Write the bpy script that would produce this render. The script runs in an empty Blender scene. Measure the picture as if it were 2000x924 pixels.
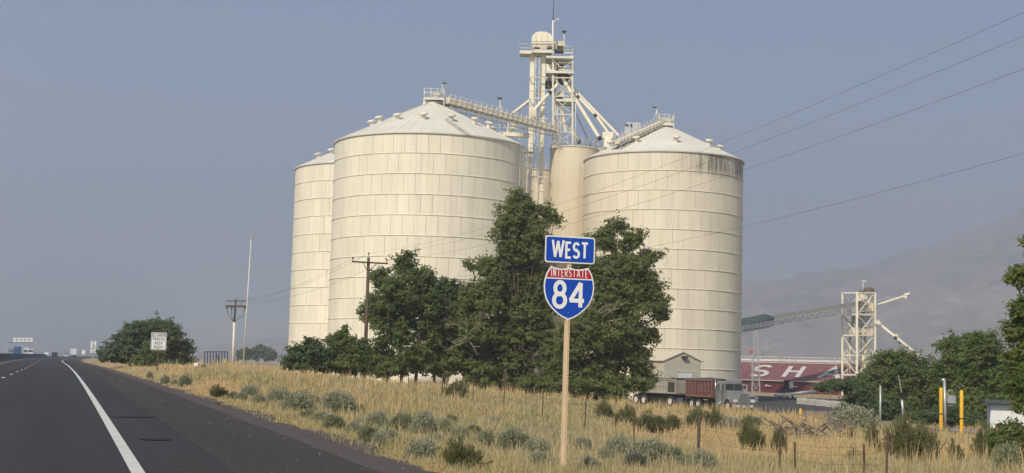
import bpy, math, random
import numpy as np
from mathutils import Vector, Matrix, Euler

random.seed(7)
rng = np.random.default_rng(11)
C = bpy.context.scene.collection
SC = bpy.context.scene
R = math.radians

# ------------------------------------------------------------------ camera, sky, sun, exposure
F_PX, PITCH, ROLL, EYE = 2746.2, 0.092, 0.027, 1.27          # focal length for a 2000 px wide picture
cp_, sp_, cr_, sr_ = math.cos(PITCH), math.sin(PITCH), math.cos(ROLL), math.sin(ROLL)
cd = bpy.data.cameras.new('camera'); cam = bpy.data.objects.new('camera', cd); C.objects.link(cam)
cd.sensor_width = 36; cd.lens = 36 * F_PX / 2000; cd.clip_start = 0.2; cd.clip_end = 30000
_r, _u, _f = Vector((1, 0, 0)), Vector((0, -sp_, cp_)), Vector((0, cp_, sp_))
_x = _r * cr_ + _u * sr_; _y = -_r * sr_ + _u * cr_; _z = -_f
cam.matrix_world = Matrix(((_x.x, _y.x, _z.x, 0), (_x.y, _y.y, _z.y, 0), (_x.z, _y.z, _z.z, EYE), (0, 0, 0, 1)))
SC.camera = cam

SUN_EL, SUN_BACK = R(42), R(26)                               # sun behind the camera, off to the left
w = bpy.data.worlds.new('World'); SC.world = w; w.use_nodes = True
nt = w.node_tree
sky = nt.nodes.new('ShaderNodeTexSky'); sky.sky_type = 'NISHITA'; sky.sun_disc = False
sky.sun_elevation = SUN_EL; sky.sun_rotation = math.pi + SUN_BACK
sky.altitude = 200; sky.air_density = 1.1; sky.dust_density = 0.4; sky.ozone_density = 5.0
bg = nt.nodes['Background']; bg.inputs['Strength'].default_value = 0.08
nt.links.new(sky.outputs[0], bg.inputs[0])
sl = bpy.data.lights.new('sun', 'SUN'); sl.energy = 5.0; sl.angle = R(0.6); sl.color = (1.0, 0.89, 0.71)
so = bpy.data.objects.new('sun', sl); C.objects.link(so)
sdir = Vector((-math.sin(SUN_BACK) * math.cos(SUN_EL), -math.cos(SUN_BACK) * math.cos(SUN_EL), math.sin(SUN_EL)))
so.rotation_euler = sdir.to_track_quat('Z', 'Y').to_euler(); so.location = (0, -20, 60)
SC.view_settings.view_transform = 'Standard'; SC.view_settings.look = 'None'
SC.view_settings.exposure = 0.32; SC.view_settings.gamma = 1.0
SC.render.engine = 'CYCLES'
cy = SC.cycles
cy.use_denoising = True; cy.max_bounces = 8; cy.volume_bounces = 2; cy.transparent_max_bounces = 8
cy.diffuse_bounces = 4; cy.sample_clamp_indirect = 8
HAZE_DENSITY, HAZE_COL, HAZE_G = 0.00052, (0.655, 0.74, 0.88, 1), 0.4

# ------------------------------------------------------------------ helpers
def P(px, py, Y):
    dx, dy = px - 1000, py - 462
    xx = cr_ * dx + sr_ * dy; yy = -sr_ * dx + cr_ * dy
    d = _f + _r * (xx / F_PX) - _u * (yy / F_PX)
    k = Y / d.y
    return Vector((d.x * k, Y, EYE + d.z * k))

def basis(d):
    d = d.normalized()
    up = Vector((0, 0, 1)) if abs(d.z) < 0.95 else Vector((0, 1, 0))
    s = d.cross(up).normalized(); u = s.cross(d).normalized()
    return d, s, u

class MB:
    def __init__(s): s.v = []; s.f = []; s.sm = []
    def add(s, vs, fs, sm=False):
        o = len(s.v); s.v += [tuple(v) for v in vs]
        s.f += [tuple(i + o for i in f) for f in fs]; s.sm += [sm] * len(fs); return s
    def box(s, c, sz, rz=0, M=None):
        hx, hy, hz = sz[0] / 2, sz[1] / 2, sz[2] / 2
        vs = [Vector((x, y, z)) for x in (-hx, hx) for y in (-hy, hy) for z in (-hz, hz)]
        m = M or Matrix.Rotation(rz, 3, 'Z')
        vs = [m @ v + Vector(c) for v in vs]
        return s.add(vs, [(0, 1, 3, 2), (4, 6, 7, 5), (0, 4, 5, 1), (2, 3, 7, 6), (0, 2, 6, 4), (1, 5, 7, 3)])
    def bar(s, a, b, w, h=None):
        a, b = Vector(a), Vector(b); h = h or w
        d, sd, u = basis(b - a); sd *= w / 2; u *= h / 2
        vs = [p + i * sd + j * u for p in (a, b) for i, j in ((-1, -1), (1, -1), (1, 1), (-1, 1))]
        return s.add(vs, [(0, 3, 2, 1), (4, 5, 6, 7)] + [(i, (i + 1) % 4, (i + 1) % 4 + 4, i + 4) for i in range(4)])
    def tube(s, a, b, r0, r1=None, n=8, caps=True):
        a, b = Vector(a), Vector(b); r1 = r0 if r1 is None else r1
        d, sd, u = basis(b - a)
        vs = []
        for p, r in ((a, r0), (b, r1)):
            vs += [p + (sd * math.cos(2 * math.pi * i / n) + u * math.sin(2 * math.pi * i / n)) * r for i in range(n)]
        s.add(vs, [(i, (i + 1) % n, (i + 1) % n + n, i + n) for i in range(n)], True)
        if caps: s.f += [tuple(len(s.v) - 2 * n + i for i in reversed(range(n))), tuple(len(s.v) - n + i for i in range(n))]; s.sm += [False, False]
        return s
    def path(s, pts, r, n=6):
        pts = [Vector(p) for p in pts]; rs = r if isinstance(r, (list, tuple)) else [r] * len(pts)
        o = []
        for i, p in enumerate(pts):
            t = pts[min(i + 1, len(pts) - 1)] - pts[max(i - 1, 0)]
            d, sd, u = basis(t)
            o += [p + (sd * math.cos(2 * math.pi * k / n) + u * math.sin(2 * math.pi * k / n)) * rs[i] for k in range(n)]
        fs = [(j * n + k, j * n + (k + 1) % n, (j + 1) * n + (k + 1) % n, (j + 1) * n + k) for j in range(len(pts) - 1) for k in range(n)]
        return s.add(o, fs, True)
    def lathe(s, prof, c=(0, 0, 0), n=32, a0=0, a1=2 * math.pi):
        c = Vector(c); full = abs(a1 - a0 - 2 * math.pi) < 1e-6
        m = n if full else n + 1
        vs = [c + Vector((r * math.cos(a0 + (a1 - a0) * i / n), r * math.sin(a0 + (a1 - a0) * i / n), z)) for r, z in prof for i in range(m)]
        fs = [(j * m + i, j * m + (i + 1) % m, (j + 1) * m + (i + 1) % m, (j + 1) * m + i) for j in range(len(prof) - 1) for i in range(n)]
        return s.add(vs, fs, True)
    def prism(s, poly, x0, x1, M=None):
        """poly of (y,z) points swept from x0 to x1"""
        n = len(poly); M = M or Matrix.Identity(4)
        vs = [M @ Vector((x, y, z)) for x in (x0, x1) for y, z in poly]
        return s.add(vs, [tuple(reversed(range(n))), tuple(range(n, 2 * n))] + [(i, (i + 1) % n, (i + 1) % n + n, i + n) for i in range(n)])
    def me(s, name, mat, org=Vector((0, 0, 0))):
        m = bpy.data.meshes.new(name); m.from_pydata([(v[0] - org.x, v[1] - org.y, v[2] - org.z) for v in s.v], [], s.f)
        m.polygons.foreach_set('use_smooth', s.sm); m.materials.append(mat); m.update(); return m

def fastmesh(name, verts, faces, mat, smooth=False):
    """faces: list of int arrays (n,k)"""
    me = bpy.data.meshes.new(name)
    me.vertices.add(len(verts)); me.vertices.foreach_set('co', np.asarray(verts, np.float32).ravel())
    loops = np.concatenate([f.ravel() for f in faces]); tot = np.concatenate([np.full(len(f), f.shape[1]) for f in faces])
    st = np.concatenate([[0], np.cumsum(tot)[:-1]])
    me.loops.add(len(loops)); me.loops.foreach_set('vertex_index', loops.astype(np.int32))
    me.polygons.add(len(tot)); me.polygons.foreach_set('loop_start', st.astype(np.int32))
    me.polygons.foreach_set('use_smooth', np.full(len(tot), smooth)); me.materials.append(mat)
    me.update(calc_edges=True); return me

ORG = {}
def thing(name, label, cat, loc, rz=0, group=None):
    o = bpy.data.objects.new(name, None); C.objects.link(o); o.empty_display_size = 0.3
    o.location = loc; o.rotation_euler = (0, 0, rz); o['label'] = label; o['category'] = cat
    if group: o['group'] = group
    ORG[o.name] = Vector(loc); return o
def tag(o, label, cat, group=None):
    o['label'] = label; o['category'] = cat
    if group: o['group'] = group
    return o
def obj(name, mb, mat, parent=None, local=False, label=None, org=None):
    """one mesh object; vertices are world coordinates unless local"""
    o0 = Vector((0, 0, 0)) if local else (ORG[parent.name] if parent else (Vector(org) if org else Vector((0, 0, 0))))
    o = bpy.data.objects.new(name, mb.me(name, mat, o0)); C.objects.link(o)
    if parent: o.parent = parent; ORG[o.name] = ORG.get(parent.name, Vector((0, 0, 0)))
    else: o.location = o0; ORG[o.name] = o0
    if label: o['label'] = label
    return o
def structure(o): o['kind'] = 'structure'; return o
def stuff(o): o['kind'] = 'stuff'; return o
def link(name, me, loc=(0, 0, 0), rz=0, sc=(1, 1, 1), parent=None):
    o = bpy.data.objects.new(name, me); C.objects.link(o); o.location = loc; o.rotation_euler = (0, 0, rz); o.scale = sc
    if parent: o.parent = parent
    return o

# ------------------------------------------------------------------ materials
class NT:
    def __init__(s, name):
        s.m = bpy.data.materials.new(name); s.m.use_nodes = True; s.t = s.m.node_tree
        s.b = s.t.nodes['Principled BSDF']; s.out = s.t.nodes['Material Output']
    def n(s, typ, ins=None, **kw):
        nd = s.t.nodes.new(typ)
        for k, v in kw.items(): setattr(nd, k, v)
        for k, v in (ins or {}).items(): s.set(nd.inputs[k], v)
        return nd
    def set(s, sock, v):
        if hasattr(v, 'is_output') and v.is_output: s.t.links.new(v, sock)
        else: sock.default_value = v
    def pos(s, scale=(1, 1, 1)):
        g = s.n('ShaderNodeNewGeometry'); mp = s.n('ShaderNodeMapping', {0: g.outputs['Position'], 'Scale': scale}); return mp.outputs[0]
    def noise(s, vec, scale, detail=4, rough=0.55):
        return s.n('ShaderNodeTexNoise', {'Vector': vec, 'Scale': scale, 'Detail': detail, 'Roughness': rough}).outputs['Fac']
    def ramp(s, fac, a, b, lo=0.0, hi=1.0):
        return s.n('ShaderNodeMapRange', {'Value': fac, 'From Min': a, 'From Max': b, 'To Min': lo, 'To Max': hi}).outputs[0]
    def math(s, op, a, b=0.0):
        return s.n('ShaderNodeMath', {0: a, 1: b}, operation=op).outputs[0]
    def mix(s, fac, a, b, bt='MIX'):
        nd = s.n('ShaderNodeMix', data_type='RGBA', blend_type=bt)
        s.set(nd.inputs[0], fac); s.set(nd.inputs[6], a); s.set(nd.inputs[7], b); return nd.outputs[2]
    def bump(s, h, strength=0.3, dist=0.02):
        s.set(s.b.inputs['Normal'], s.n('ShaderNodeBump', {'Height': h, 'Strength': strength, 'Distance': dist}).outputs[0])
def c4(c): return (c[0], c[1], c[2], 1)

def mat(name, col, rough=0.6, metal=0.0, var=0.12, scale=3.0, rnd=0.0, spec=0.35, dirt=None, dirt_amt=0.35):
    m = NT(name); pv = m.pos()
    f = m.noise(pv, scale)
    lo = tuple(x * (1 - var) for x in col); hi = tuple(min(1, x * (1 + var)) for x in col)
    c = m.mix(m.ramp(f, 0.3, 0.7), c4(lo), c4(hi))
    if dirt:
        f2 = m.noise(m.pos((1, 1, 0.35)), scale * 0.6, 6, 0.65)
        c = m.mix(m.ramp(f2, 0.52, 0.75, 0, dirt_amt), c, c4(dirt))
    if rnd:
        oi = m.n('ShaderNodeObjectInfo').outputs['Random']
        hsv = m.n('ShaderNodeHueSaturation', {'Value': m.ramp(oi, 0, 1, 1 - rnd, 1 + rnd), 'Color': c}); c = hsv.outputs[0]
    m.set(m.b.inputs['Base Color'], c); m.b.inputs['Roughness'].default_value = rough
    m.b.inputs['Metallic'].default_value = metal; m.b.inputs['Specular IOR Level'].default_value = spec
    return m.m

def mat_silo(name, col, stain=None):
    m = NT(name); f = m.noise(m.pos(), 0.25, 5)
    c = m.mix(m.ramp(f, 0.3, 0.7), c4([x * 0.93 for x in col]), c4([min(1, x * 1.04) for x in col]))
    st = m.noise(m.pos((1.6, 1.6, 0.07)), 1.0, 5, 0.6)
    c = m.mix(m.ramp(st, 0.5, 0.78, 0, 0.36), c, (0.40, 0.38, 0.34, 1))
    fine = m.noise(m.pos((5, 5, 0.5)), 1.0, 4, 0.6)
    c = m.mix(m.ramp(fine, 0.55, 0.8, 0, 0.14), c, (0.42, 0.40, 0.36, 1))
    rs = m.noise(m.pos((3.2, 3.2, 0.10)), 1.7, 5, 0.7)
    c = m.mix(m.ramp(rs, 0.66, 0.80, 0, 0.22), c, (0.30, 0.20, 0.12, 1))
    if stain:
        g = m.n('ShaderNodeNewGeometry'); sp = m.n('ShaderNodeSeparateXYZ', {0: g.outputs['Position']})
        x0, x1, z0, z1 = stain
        a = m.ramp(sp.outputs[0], x0, x1); b = m.ramp(sp.outputs[2], z0, z1)
        k = m.noise(m.pos((2.4, 2.4, 0.10)), 1.0, 6, 0.7)
        fac = m.math('MULTIPLY', m.math('MULTIPLY', a, b), m.ramp(k, 0.36, 0.60, 0, .9))
        c = m.mix(fac, c, (0.085, 0.08, 0.07, 1))
    oi = m.n('ShaderNodeObjectInfo').outputs['Random']
    c = m.n('ShaderNodeHueSaturation', {'Value': m.ramp(oi, 0, 1, 0.955, 1.035), 'Color': c}).outputs[0]
    m.set(m.b.inputs['Base Color'], c); m.b.inputs['Roughness'].default_value = 0.55; m.b.inputs['Specular IOR Level'].default_value = 0.3
    m.bump(m.noise(m.pos((1, 1, 0.3)), 1.3, 3), 0.08, 0.05)
    return m.m

def mat_leaf(name, a, b, cc, scale=0.9, trans=0.35):
    m = NT(name); pv = m.pos()
    f = m.noise(pv, scale, 3); g = m.noise(pv, 6.0, 2)
    c = m.mix(m.ramp(f, 0.35, 0.65), c4(a), c4(b)); c = m.mix(m.ramp(g, 0.52, 0.8), c, c4(cc))
    m.set(m.b.inputs['Base Color'], c); m.b.inputs['Roughness'].default_value = 0.55; m.b.inputs['Specular IOR Level'].default_value = 0.25
    tr = m.n('ShaderNodeBsdfTranslucent', {0: m.mix(0.6, c, c4([x * 1.6 for x in cc]))})
    mx = m.n('ShaderNodeMixShader', {0: trans, 1: m.b.outputs[0], 2: tr.outputs[0]})
    m.t.links.new(mx.outputs[0], m.out.inputs[0]); return m.m

# ------------------------------------------------------------------ highway frame and terrain height
ALPHA = math.atan(855 / F_PX)
ca, sa = math.cos(ALPHA), math.sin(ALPHA)
DIRV = Vector((-sa, ca, 0)); NRM = Vector((ca, sa, 0))
def curve_off(s):
    s = np.asarray(s, float)
    a = np.minimum(np.maximum(s, 0), 215); o = -a * a / 33000.0
    b = np.maximum(s - 215, 0); o = o - b * (215 / 16500.0)
    c1 = np.minimum(b, 450); o = o + c1 * c1 / 13400.0 + np.maximum(b - 450, 0) * (450 / 6700.0)
    return o
def rd(lat, s, z=0.0):
    l = lat + float(curve_off(s)); return Vector((l * ca - s * sa, l * sa + s * ca, z))
def latlong(X, Y):
    X = np.asarray(X, float); Y = np.asarray(Y, float)
    s = -X * sa + Y * ca
    return X * ca + Y * sa - curve_off(s), s
CP = [(800, 72, .0), (925, 60.7, -.35), (1140, 48, -.67), (1365, 40, -1.3), (1525, 35, -1.25), (1730, 30, -1.05), (1110, 24.6, -.6),
      (1900, 40, -1.1), (2000, 32, -.9), (1000, 85, -.5), (1100, 80, -.85), (700, 95, -.2), (600, 100, .1), (500, 150, .1), (458, 206, 0),
      (310, 110, .2), (355, 150, .3), (250, 180, .1), (1280, 100, -1.5), (1320, 138, -2.35), (1440, 138, -2.35), (1480, 90, -1.5),
      (1560, 85, -1.4), (1720, 75, -1.5), (1840, 80, -1.75), (1950, 80, -1.9), (1950, 110, -2.3), (1640, 160, -2.4), (1900, 160, -2.4),
      (1000, 125, -1.6), (1150, 125, -2.0), (840, 125, -1.0), (700, 125, -.6), (1300, 70, -1.35), (1400, 60, -1.35), (1650, 55, -1.3),
      (640, 60, .05), (560, 80, .15), (400, 300, 0), (800, 300, -1.), (1300, 300, -2.4), (1800, 300, -2.4), (2300, 60, -1.5), (2400, 150, -2.4)]
_q = np.array([((p - 1000) / F_PX * Z, Z) for p, Z, z in CP]) / 50.0; _zv = np.array([z for *_, z in CP])
def _phi(d): return np.where(d > 1e-9, d * d * np.log(d + 1e-12), 0)
_n = len(CP); _A = np.zeros((_n + 3, _n + 3))
_A[:_n, :_n] = _phi(np.linalg.norm(_q[:, None] - _q[None], axis=2)) + np.eye(_n) * 0.02
_A[:_n, _n] = 1; _A[:_n, _n + 1:] = _q; _A[_n, :_n] = 1; _A[_n + 1:, :_n] = _q.T
_w = np.linalg.solve(_A, np.concatenate([_zv, [0, 0, 0]]))
def tps(X, Y):
    p = np.stack([X, Y], -1) / 50.0; sh = X.shape; p = p.reshape(-1, 2); out = np.empty(len(p))
    for i in range(0, len(p), 20000):
        k = p[i:i + 20000]; out[i:i + 20000] = _phi(np.linalg.norm(k[:, None] - _q[None], axis=2)) @ _w[:_n] + _w[_n] + k @ _w[_n + 1:]
    return np.clip(out.reshape(sh), -2.5, 0.7)
def sstep(x): x = np.clip(x, 0, 1); return x * x * (3 - 2 * x)
def bumps(X, Y):
    return (0.05 * np.sin(X * 0.9 + 1.3 * np.sin(Y * .35)) * np.sin(Y * 0.7 + X * .2) + 0.05 * np.sin(X * .31 + Y * .47 + 1) + .03 * np.sin(1.9 * X - .8 * Y))
def gz(X, Y):
    X = np.asarray(X, float); Y = np.asarray(Y, float)
    lat, s = latlong(X, Y)
    d = np.hypot(X, Y); far = sstep((d - 260) / 200)
    T = tps(X, Y) * (1 - far) + far * -0.6
    T = T + bumps(X, Y) * sstep((lat - 5) / 3) * (1 - far) * np.where((Y > 92) & (X > 12), 0.1, 1)
    m1 = (X + 25.5) ** 2 / 20 + (Y - 133) ** 2 / 30; T = T + 0.75 * np.exp(-m1)       # little dry mound past the slow sign
    k = sstep((lat - 4.6 - 5.0 * sstep((d - 210) / 120)) / 4.2)
    shoulder = -0.05 - 0.12 * sstep((lat - 3.4) / 1.5)
    return np.where(lat < 3.4, -0.06, shoulder * (1 - k) + T * k)
def g1(x, y): return float(gz(np.array([x]), np.array([y]))[0])
def hit(px, py):
    """ground point seen at a pixel"""
    Ys = np.concatenate([np.arange(12, 60, .4), np.arange(60, 300, 1.5)])
    pts = np.array([P(px, py, float(Y)) for Y in Ys]); g = gz(pts[:, 0], pts[:, 1]); d = pts[:, 2] - g
    i = int(np.argmax(d < 0)) if (d < 0).any() else len(d) - 1
    return Vector((pts[i, 0], pts[i, 1], g[i]))
def on(px, Y):
    p = P(px, 700, Y); return Vector((p.x, p.y, g1(p.x, p.y)))

# ------------------------------------------------------------------ ground, road, hills, haze
def mat_ground():
    m = NT('dry_earth'); pv = m.pos()
    f = m.noise(pv, 0.16, 5); f2 = m.noise(pv, 1.4, 5); f3 = m.noise(pv, 9, 4)
    c = m.mix(m.ramp(f, 0.42, 0.6), (0.42, 0.32, 0.18, 1), (0.31, 0.27, 0.155, 1))
    c = m.mix(m.ramp(f2, 0.4, 0.7), c, (0.32, 0.23, 0.15, 1)); c = m.mix(m.ramp(f3, 0.5, 0.8, 0, .6), c, (0.20, 0.15, 0.10, 1))
    m.set(m.b.inputs['Base Color'], c); m.b.inputs['Roughness'].default_value = 0.95; m.b.inputs['Specular IOR Level'].default_value = 0.1
    m.bump(m.noise(pv, 6, 6), 0.8, 0.05); return m.m
def axis(lo, hi, step, far_lo, far_hi, grow=1.25):
    a = list(np.arange(lo, hi + 1e-6, step)); s = step; x = hi
    while x < far_hi: s *= grow; x += s; a.append(min(x, far_hi))
    s = step; x = lo
    while x > far_lo: s *= 1.25; x -= s; a.insert(0, max(x, far_lo))
    return np.array(a)
gx = axis(-240, 80, 1.0, -5400, 5400); gy = axis(10, 230, 1.0, -2500, 5400, 1.04)
GX, GY = np.meshgrid(gx, gy); GZ = gz(GX, GY)
idx = np.arange(GX.size).reshape(GX.shape)
quads = np.stack([idx[:-1, :-1], idx[:-1, 1:], idx[1:, 1:], idx[1:, :-1]], -1).reshape(-1, 4)
ground = link('ground', fastmesh('ground', np.stack([GX, GY, GZ], -1).reshape(-1, 3), [quads], mat_ground(), True)); structure(ground)

def mat_asphalt(name, base, grain, rough, tracks=True):
    m = NT(name); g = m.n('ShaderNodeNewGeometry')
    rot = m.n('ShaderNodeVectorRotate', {0: g.outputs['Position'], 'Angle': -ALPHA}, rotation_type='Z_AXIS').outputs[0]
    mp = m.n('ShaderNodeMapping', {0: rot, 'Scale': (1.0, 0.03, 1)}).outputs[0]
    a = m.noise(mp, 0.9, 4); b = m.noise(rot, 34, 5, 0.7); d = m.noise(rot, 1.1, 4)
    c = m.mix(m.ramp(a, 0.35, 0.65), c4([x * 0.82 for x in base]), c4([x * 1.18 for x in base]))
    c = m.mix(m.ramp(b, 0.40, 0.72, 0, grain), c, c4([x * 2.6 for x in base])); c = m.mix(m.ramp(m.noise(rot, 9, 4, .7), .5, .75, 0, .35), c, c4([x * 1.8 for x in base]))
    c = m.mix(m.ramp(d, 0.58, 0.75, 0, 0.35), c, c4([x * 0.55 for x in base]))
    sp = m.noise(rot, 48, 2, 0.6); c = m.mix(m.ramp(sp, 0.66, 0.74, 0, grain), c, (0.20, 0.19, 0.175, 1))
    m.set(m.b.inputs['Base Color'], c); m.b.inputs['Roughness'].default_value = rough; m.b.inputs['Specular IOR Level'].default_value = 0.25
    m.bump(b, 0.5, 0.01); return m.m
SS = list(np.arange(-60, 120, 4.0)) + list(np.arange(120, 700, 12.0)) + list(np.arange(700, 2600, 60.0))
def strip(name, l0, l1, z0, z1, mt, s0=-60, s1=2600, edge=0.0, thick=0.0):
    mb = MB(); ss = [s for s in SS if s0 <= s <= s1]
    if edge: ss = sorted(set(ss + list(np.arange(5, 120, 0.5))))
    vs = []
    for s in ss:
        e = edge * (math.sin(s * 1.7) * .4 + math.sin(s * .53 + 1) * .6 + random.uniform(-.5, .5)) if edge else 0
        vs += [rd(l0, s, z0), rd(l1 + e, s, z1)]
    mb.add(vs, [(2 * i, 2 * i + 1, 2 * i + 3, 2 * i + 2) for i in range(len(ss) - 1)], True)
    return structure(obj(name, mb, mt))
A_LANE = mat_asphalt('lane_asphalt', (0.029, 0.029, 0.028), 0.25, 0.75)
A_SHO = mat_asphalt('shoulder_asphalt', (0.033, 0.030, 0.027), 0.75, 0.9)
GRAV = mat_asphalt('roadside_gravel', (0.062, 0.050, 0.046), 0.7, 0.95)
def mat_paint():
    m = NT('worn_road_paint'); pv = m.pos(); a = m.noise(pv, 26, 6, .7); b = m.noise(pv, 2.5, 5, .6)
    c = m.mix(m.ramp(b, .35, .7), (0.62, 0.61, 0.57, 1), (0.50, 0.49, 0.455, 1)); c = m.mix(m.ramp(a, .60, .68, 0, .85), c, (0.07, 0.068, 0.065, 1))
    m.set(m.b.inputs['Base Color'], c); m.b.inputs['Roughness'].default_value = .7; return m.m
PAINT = mat_paint()
strip('highway', -9.6, 1.90, 0.0, 0.0, A_LANE)
strip('opposite_highway', -26, -9.6, 0.004, 0.004, A_LANE)
strip('road_shoulder', 1.84, 3.60, 0.004, -0.012, A_SHO, edge=0.05)
strip('gravel_verge', 3.40, 4.75, -0.024, -0.10, GRAV, edge=0.3)
strip('lane_line', 0.72, 0.870, 0.006, 0.006, PAINT)
strip('lane_line', -6.78, -6.64, 0.006, 0.006, PAINT)
for k in range(26):                                            # broken white line between the lanes
    s0 = 26 + 12.2 * k
    mb = MB(); mb.add([rd(-3.02, s0, .007), rd(-2.88, s0, .007), rd(-2.88, s0 + 3.1, .007), rd(-3.02, s0 + 3.1, .007)], [(0, 1, 2, 3)])
    structure(obj('lane_dash', mb, PAINT))
mb = MB()
for k in range(24):                                            # raised asphalt ridges of the rumble strip
    s0 = 12 + 0.3 * k; c = rd(1.42, s0, 0.006); mb.box(c, (0.30, 0.12, 0.012), ALPHA)
stuff(obj('rumble_strip', mb, mat_asphalt('rumble_asphalt', (0.040, 0.039, 0.038), 0.4, 0.8)))
TAR = mat('tar_patch', (.017,.017,.017), 0.8, var=.3)
for s0, l0, l1 in ((30.5, .9, 1.85), (22.4, 1.1, 1.6)):
    mb = MB(); n = 14; vs = []
    for i in range(n + 1):
        t = i / n; l = l0 + (l1 - l0) * t; hw = .22 * math.sin(math.pi * (0.05 + .9 * t)) + .03
        vs += [rd(l, s0 - hw, .0115), rd(l, s0 + hw * (1 + .2 * random.random()), .0115)]
    mb.add(vs, [(2 * i, 2 * i + 2, 2 * i + 3, 2 * i + 1) for i in range(n)]); structure(obj('tar_patch', mb, TAR))

def mat_hill():
    m = NT('dry_hillside'); pv = m.pos((1, 1, 2.2))
    f = m.noise(pv, 0.0035, 6, .6); f2 = m.noise(pv, 0.014, 5, .6)
    c = m.mix(m.ramp(f, .4, .62), (0.30, 0.22, 0.16, 1), (0.07, 0.062, 0.058, 1)); c = m.mix(m.ramp(f2, .52, .68), c, (0.44, 0.36, 0.27, 1))
    m.set(m.b.inputs['Base Color'], c); m.b.inputs['Roughness'].default_value = 1; m.b.inputs['Specular IOR Level'].default_value = 0
    return m.m
prof = [(-200, 690), (300, 684), (560, 668), (900, 625), (1200, 580), (1450, 556), (1600, 538), (1720, 516), (1800, 490), (1900, 452), (2000, 412), (2150, 350), (2500, 300), (3200, 330)]
hx = np.linspace(-200, 3200, 420); hy = np.interp(hx, [p[0] for p in prof], [p[1] for p in prof])
hy = np.convolve(np.pad(hy, 12, 'edge'), np.ones(25) / 25, 'valid')
rk_ = [(2300, -0.02), (2500, .03), (2750, .15), (2900, .26), (3000, .335), (3060, .365), (3250, .38), (3400, .44), (3700, .56), (4200, .75), (4800, .93), (5200, 1.0), (5400, 1.0)]
rows = [(float(y), float(np.interp(y, [r[0] for r in rk_], [r[1] for r in rk_]))) for y in np.arange(2300, 5401, 62)]
vs = []
for Y, fr in rows:
    am = 38 * min(1, max(0, fr * 4)) * (1 if Y < 4800 else .25) * (.3 if 3060 <= Y <= 3300 else 1)
    for i, x in enumerate(hx):
        top = P(x, hy[i], 5200); z = max(top.z, 0) * fr; u = x * .01 + Y * .0012
        gul = abs(math.sin(u * 2.1 + .5 * math.sin(u * 1.3))) * .6 + abs(math.sin(u * 5.3 + 1.2 + math.sin(Y * .004))) * .3 + .1 * math.sin(u * 13)
        vs.append((top.x * Y / 5200, Y, z - 1.0 + am * (gul - .5) * min(1, z / 60)))
n = len(hx); ia = np.arange(len(vs)).reshape(len(rows), n)
hill = link('hills', fastmesh('hills', np.array(vs), [np.stack([ia[:-1, :-1], ia[:-1, 1:], ia[1:, 1:], ia[1:, :-1]], -1).reshape(-1, 4)], mat_hill(), True)); structure(hill)

hm = bpy.data.materials.new('haze_air'); hm.use_nodes = True; ht = hm.node_tree
ht.nodes.remove(ht.nodes['Principled BSDF']); pvn = ht.nodes.new('ShaderNodeVolumePrincipled')
pvn.inputs['Color'].default_value = HAZE_COL; pvn.inputs['Density'].default_value = HAZE_DENSITY; pvn.inputs['Anisotropy'].default_value = HAZE_G
ht.links.new(pvn.outputs[0], ht.nodes['Material Output'].inputs['Volume'])
mb = MB().box((0, 1400, 367), (12400, 8800, 744)); stuff(obj('haze', mb, hm))

# ------------------------------------------------------------------ shared materials
CREAM = (0.775, 0.725, 0.585)
M_WHITE = mat('white_painted_steel', (0.68, 0.65, 0.57), 0.55, var=.08, scale=1.2, dirt=(.32, .27, .2), dirt_amt=.45)
M_CREAM = mat('cream_painted_steel', CREAM, 0.55, var=.06, scale=.8, dirt=(.4, .34, .25), dirt_amt=.35)
M_CREAM2 = mat('cream_machine_paint', (0.62, 0.56, 0.42), 0.5, var=.1, scale=1.2, dirt=(.3, .22, .14), dirt_amt=.5)
M_SEAM = mat('seam_steel', (0.36, 0.33, 0.26), 0.8, var=.15)
M_ROOF = mat('weathered_roof_steel', (0.63, 0.60, 0.53), 0.6, var=.08, scale=.35, dirt=(.36, .35, .32), dirt_amt=.4)
M_DARK = mat('dark_machinery', (0.06, 0.052, 0.045), 0.6, var=.25, scale=2)
M_GALV = mat('galvanised_steel', (0.42, 0.43, 0.43), 0.45, 0.5, var=.12, scale=3)
M_GREY = mat('grey_steel', (0.34, 0.35, 0.36), 0.5, 0.2, var=.1)
M_RUST = mat('rusty_steel', (0.10, 0.060, 0.040), 0.8, var=.3, scale=5)
M_WOOD = mat('weathered_pole_wood', (0.10, 0.072, 0.05), 0.9, var=.3, scale=5)
M_WIRE = mat('black_wire', (0.06, 0.06, 0.065), 0.6)
M_RUBBER = mat('black_rubber', (0.025, 0.024, 0.024), 0.85)
M_GLASS = mat('dark_glass', (0.03, 0.04, 0.045), 0.12, var=.1, spec=.6)
M_CHROME = mat('chrome', (0.6, 0.61, 0.62), 0.22, 0.9, var=.08)
M_YELLOW = mat('yellow_paint', (0.75, 0.42, 0.02), 0.5, var=.08, dirt=(.3, .18, .05), dirt_amt=.3)
M_CONC = mat('concrete', (0.36, 0.34, 0.31), 0.9, var=.15, scale=1.5, dirt=(.18, .16, .14))

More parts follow.
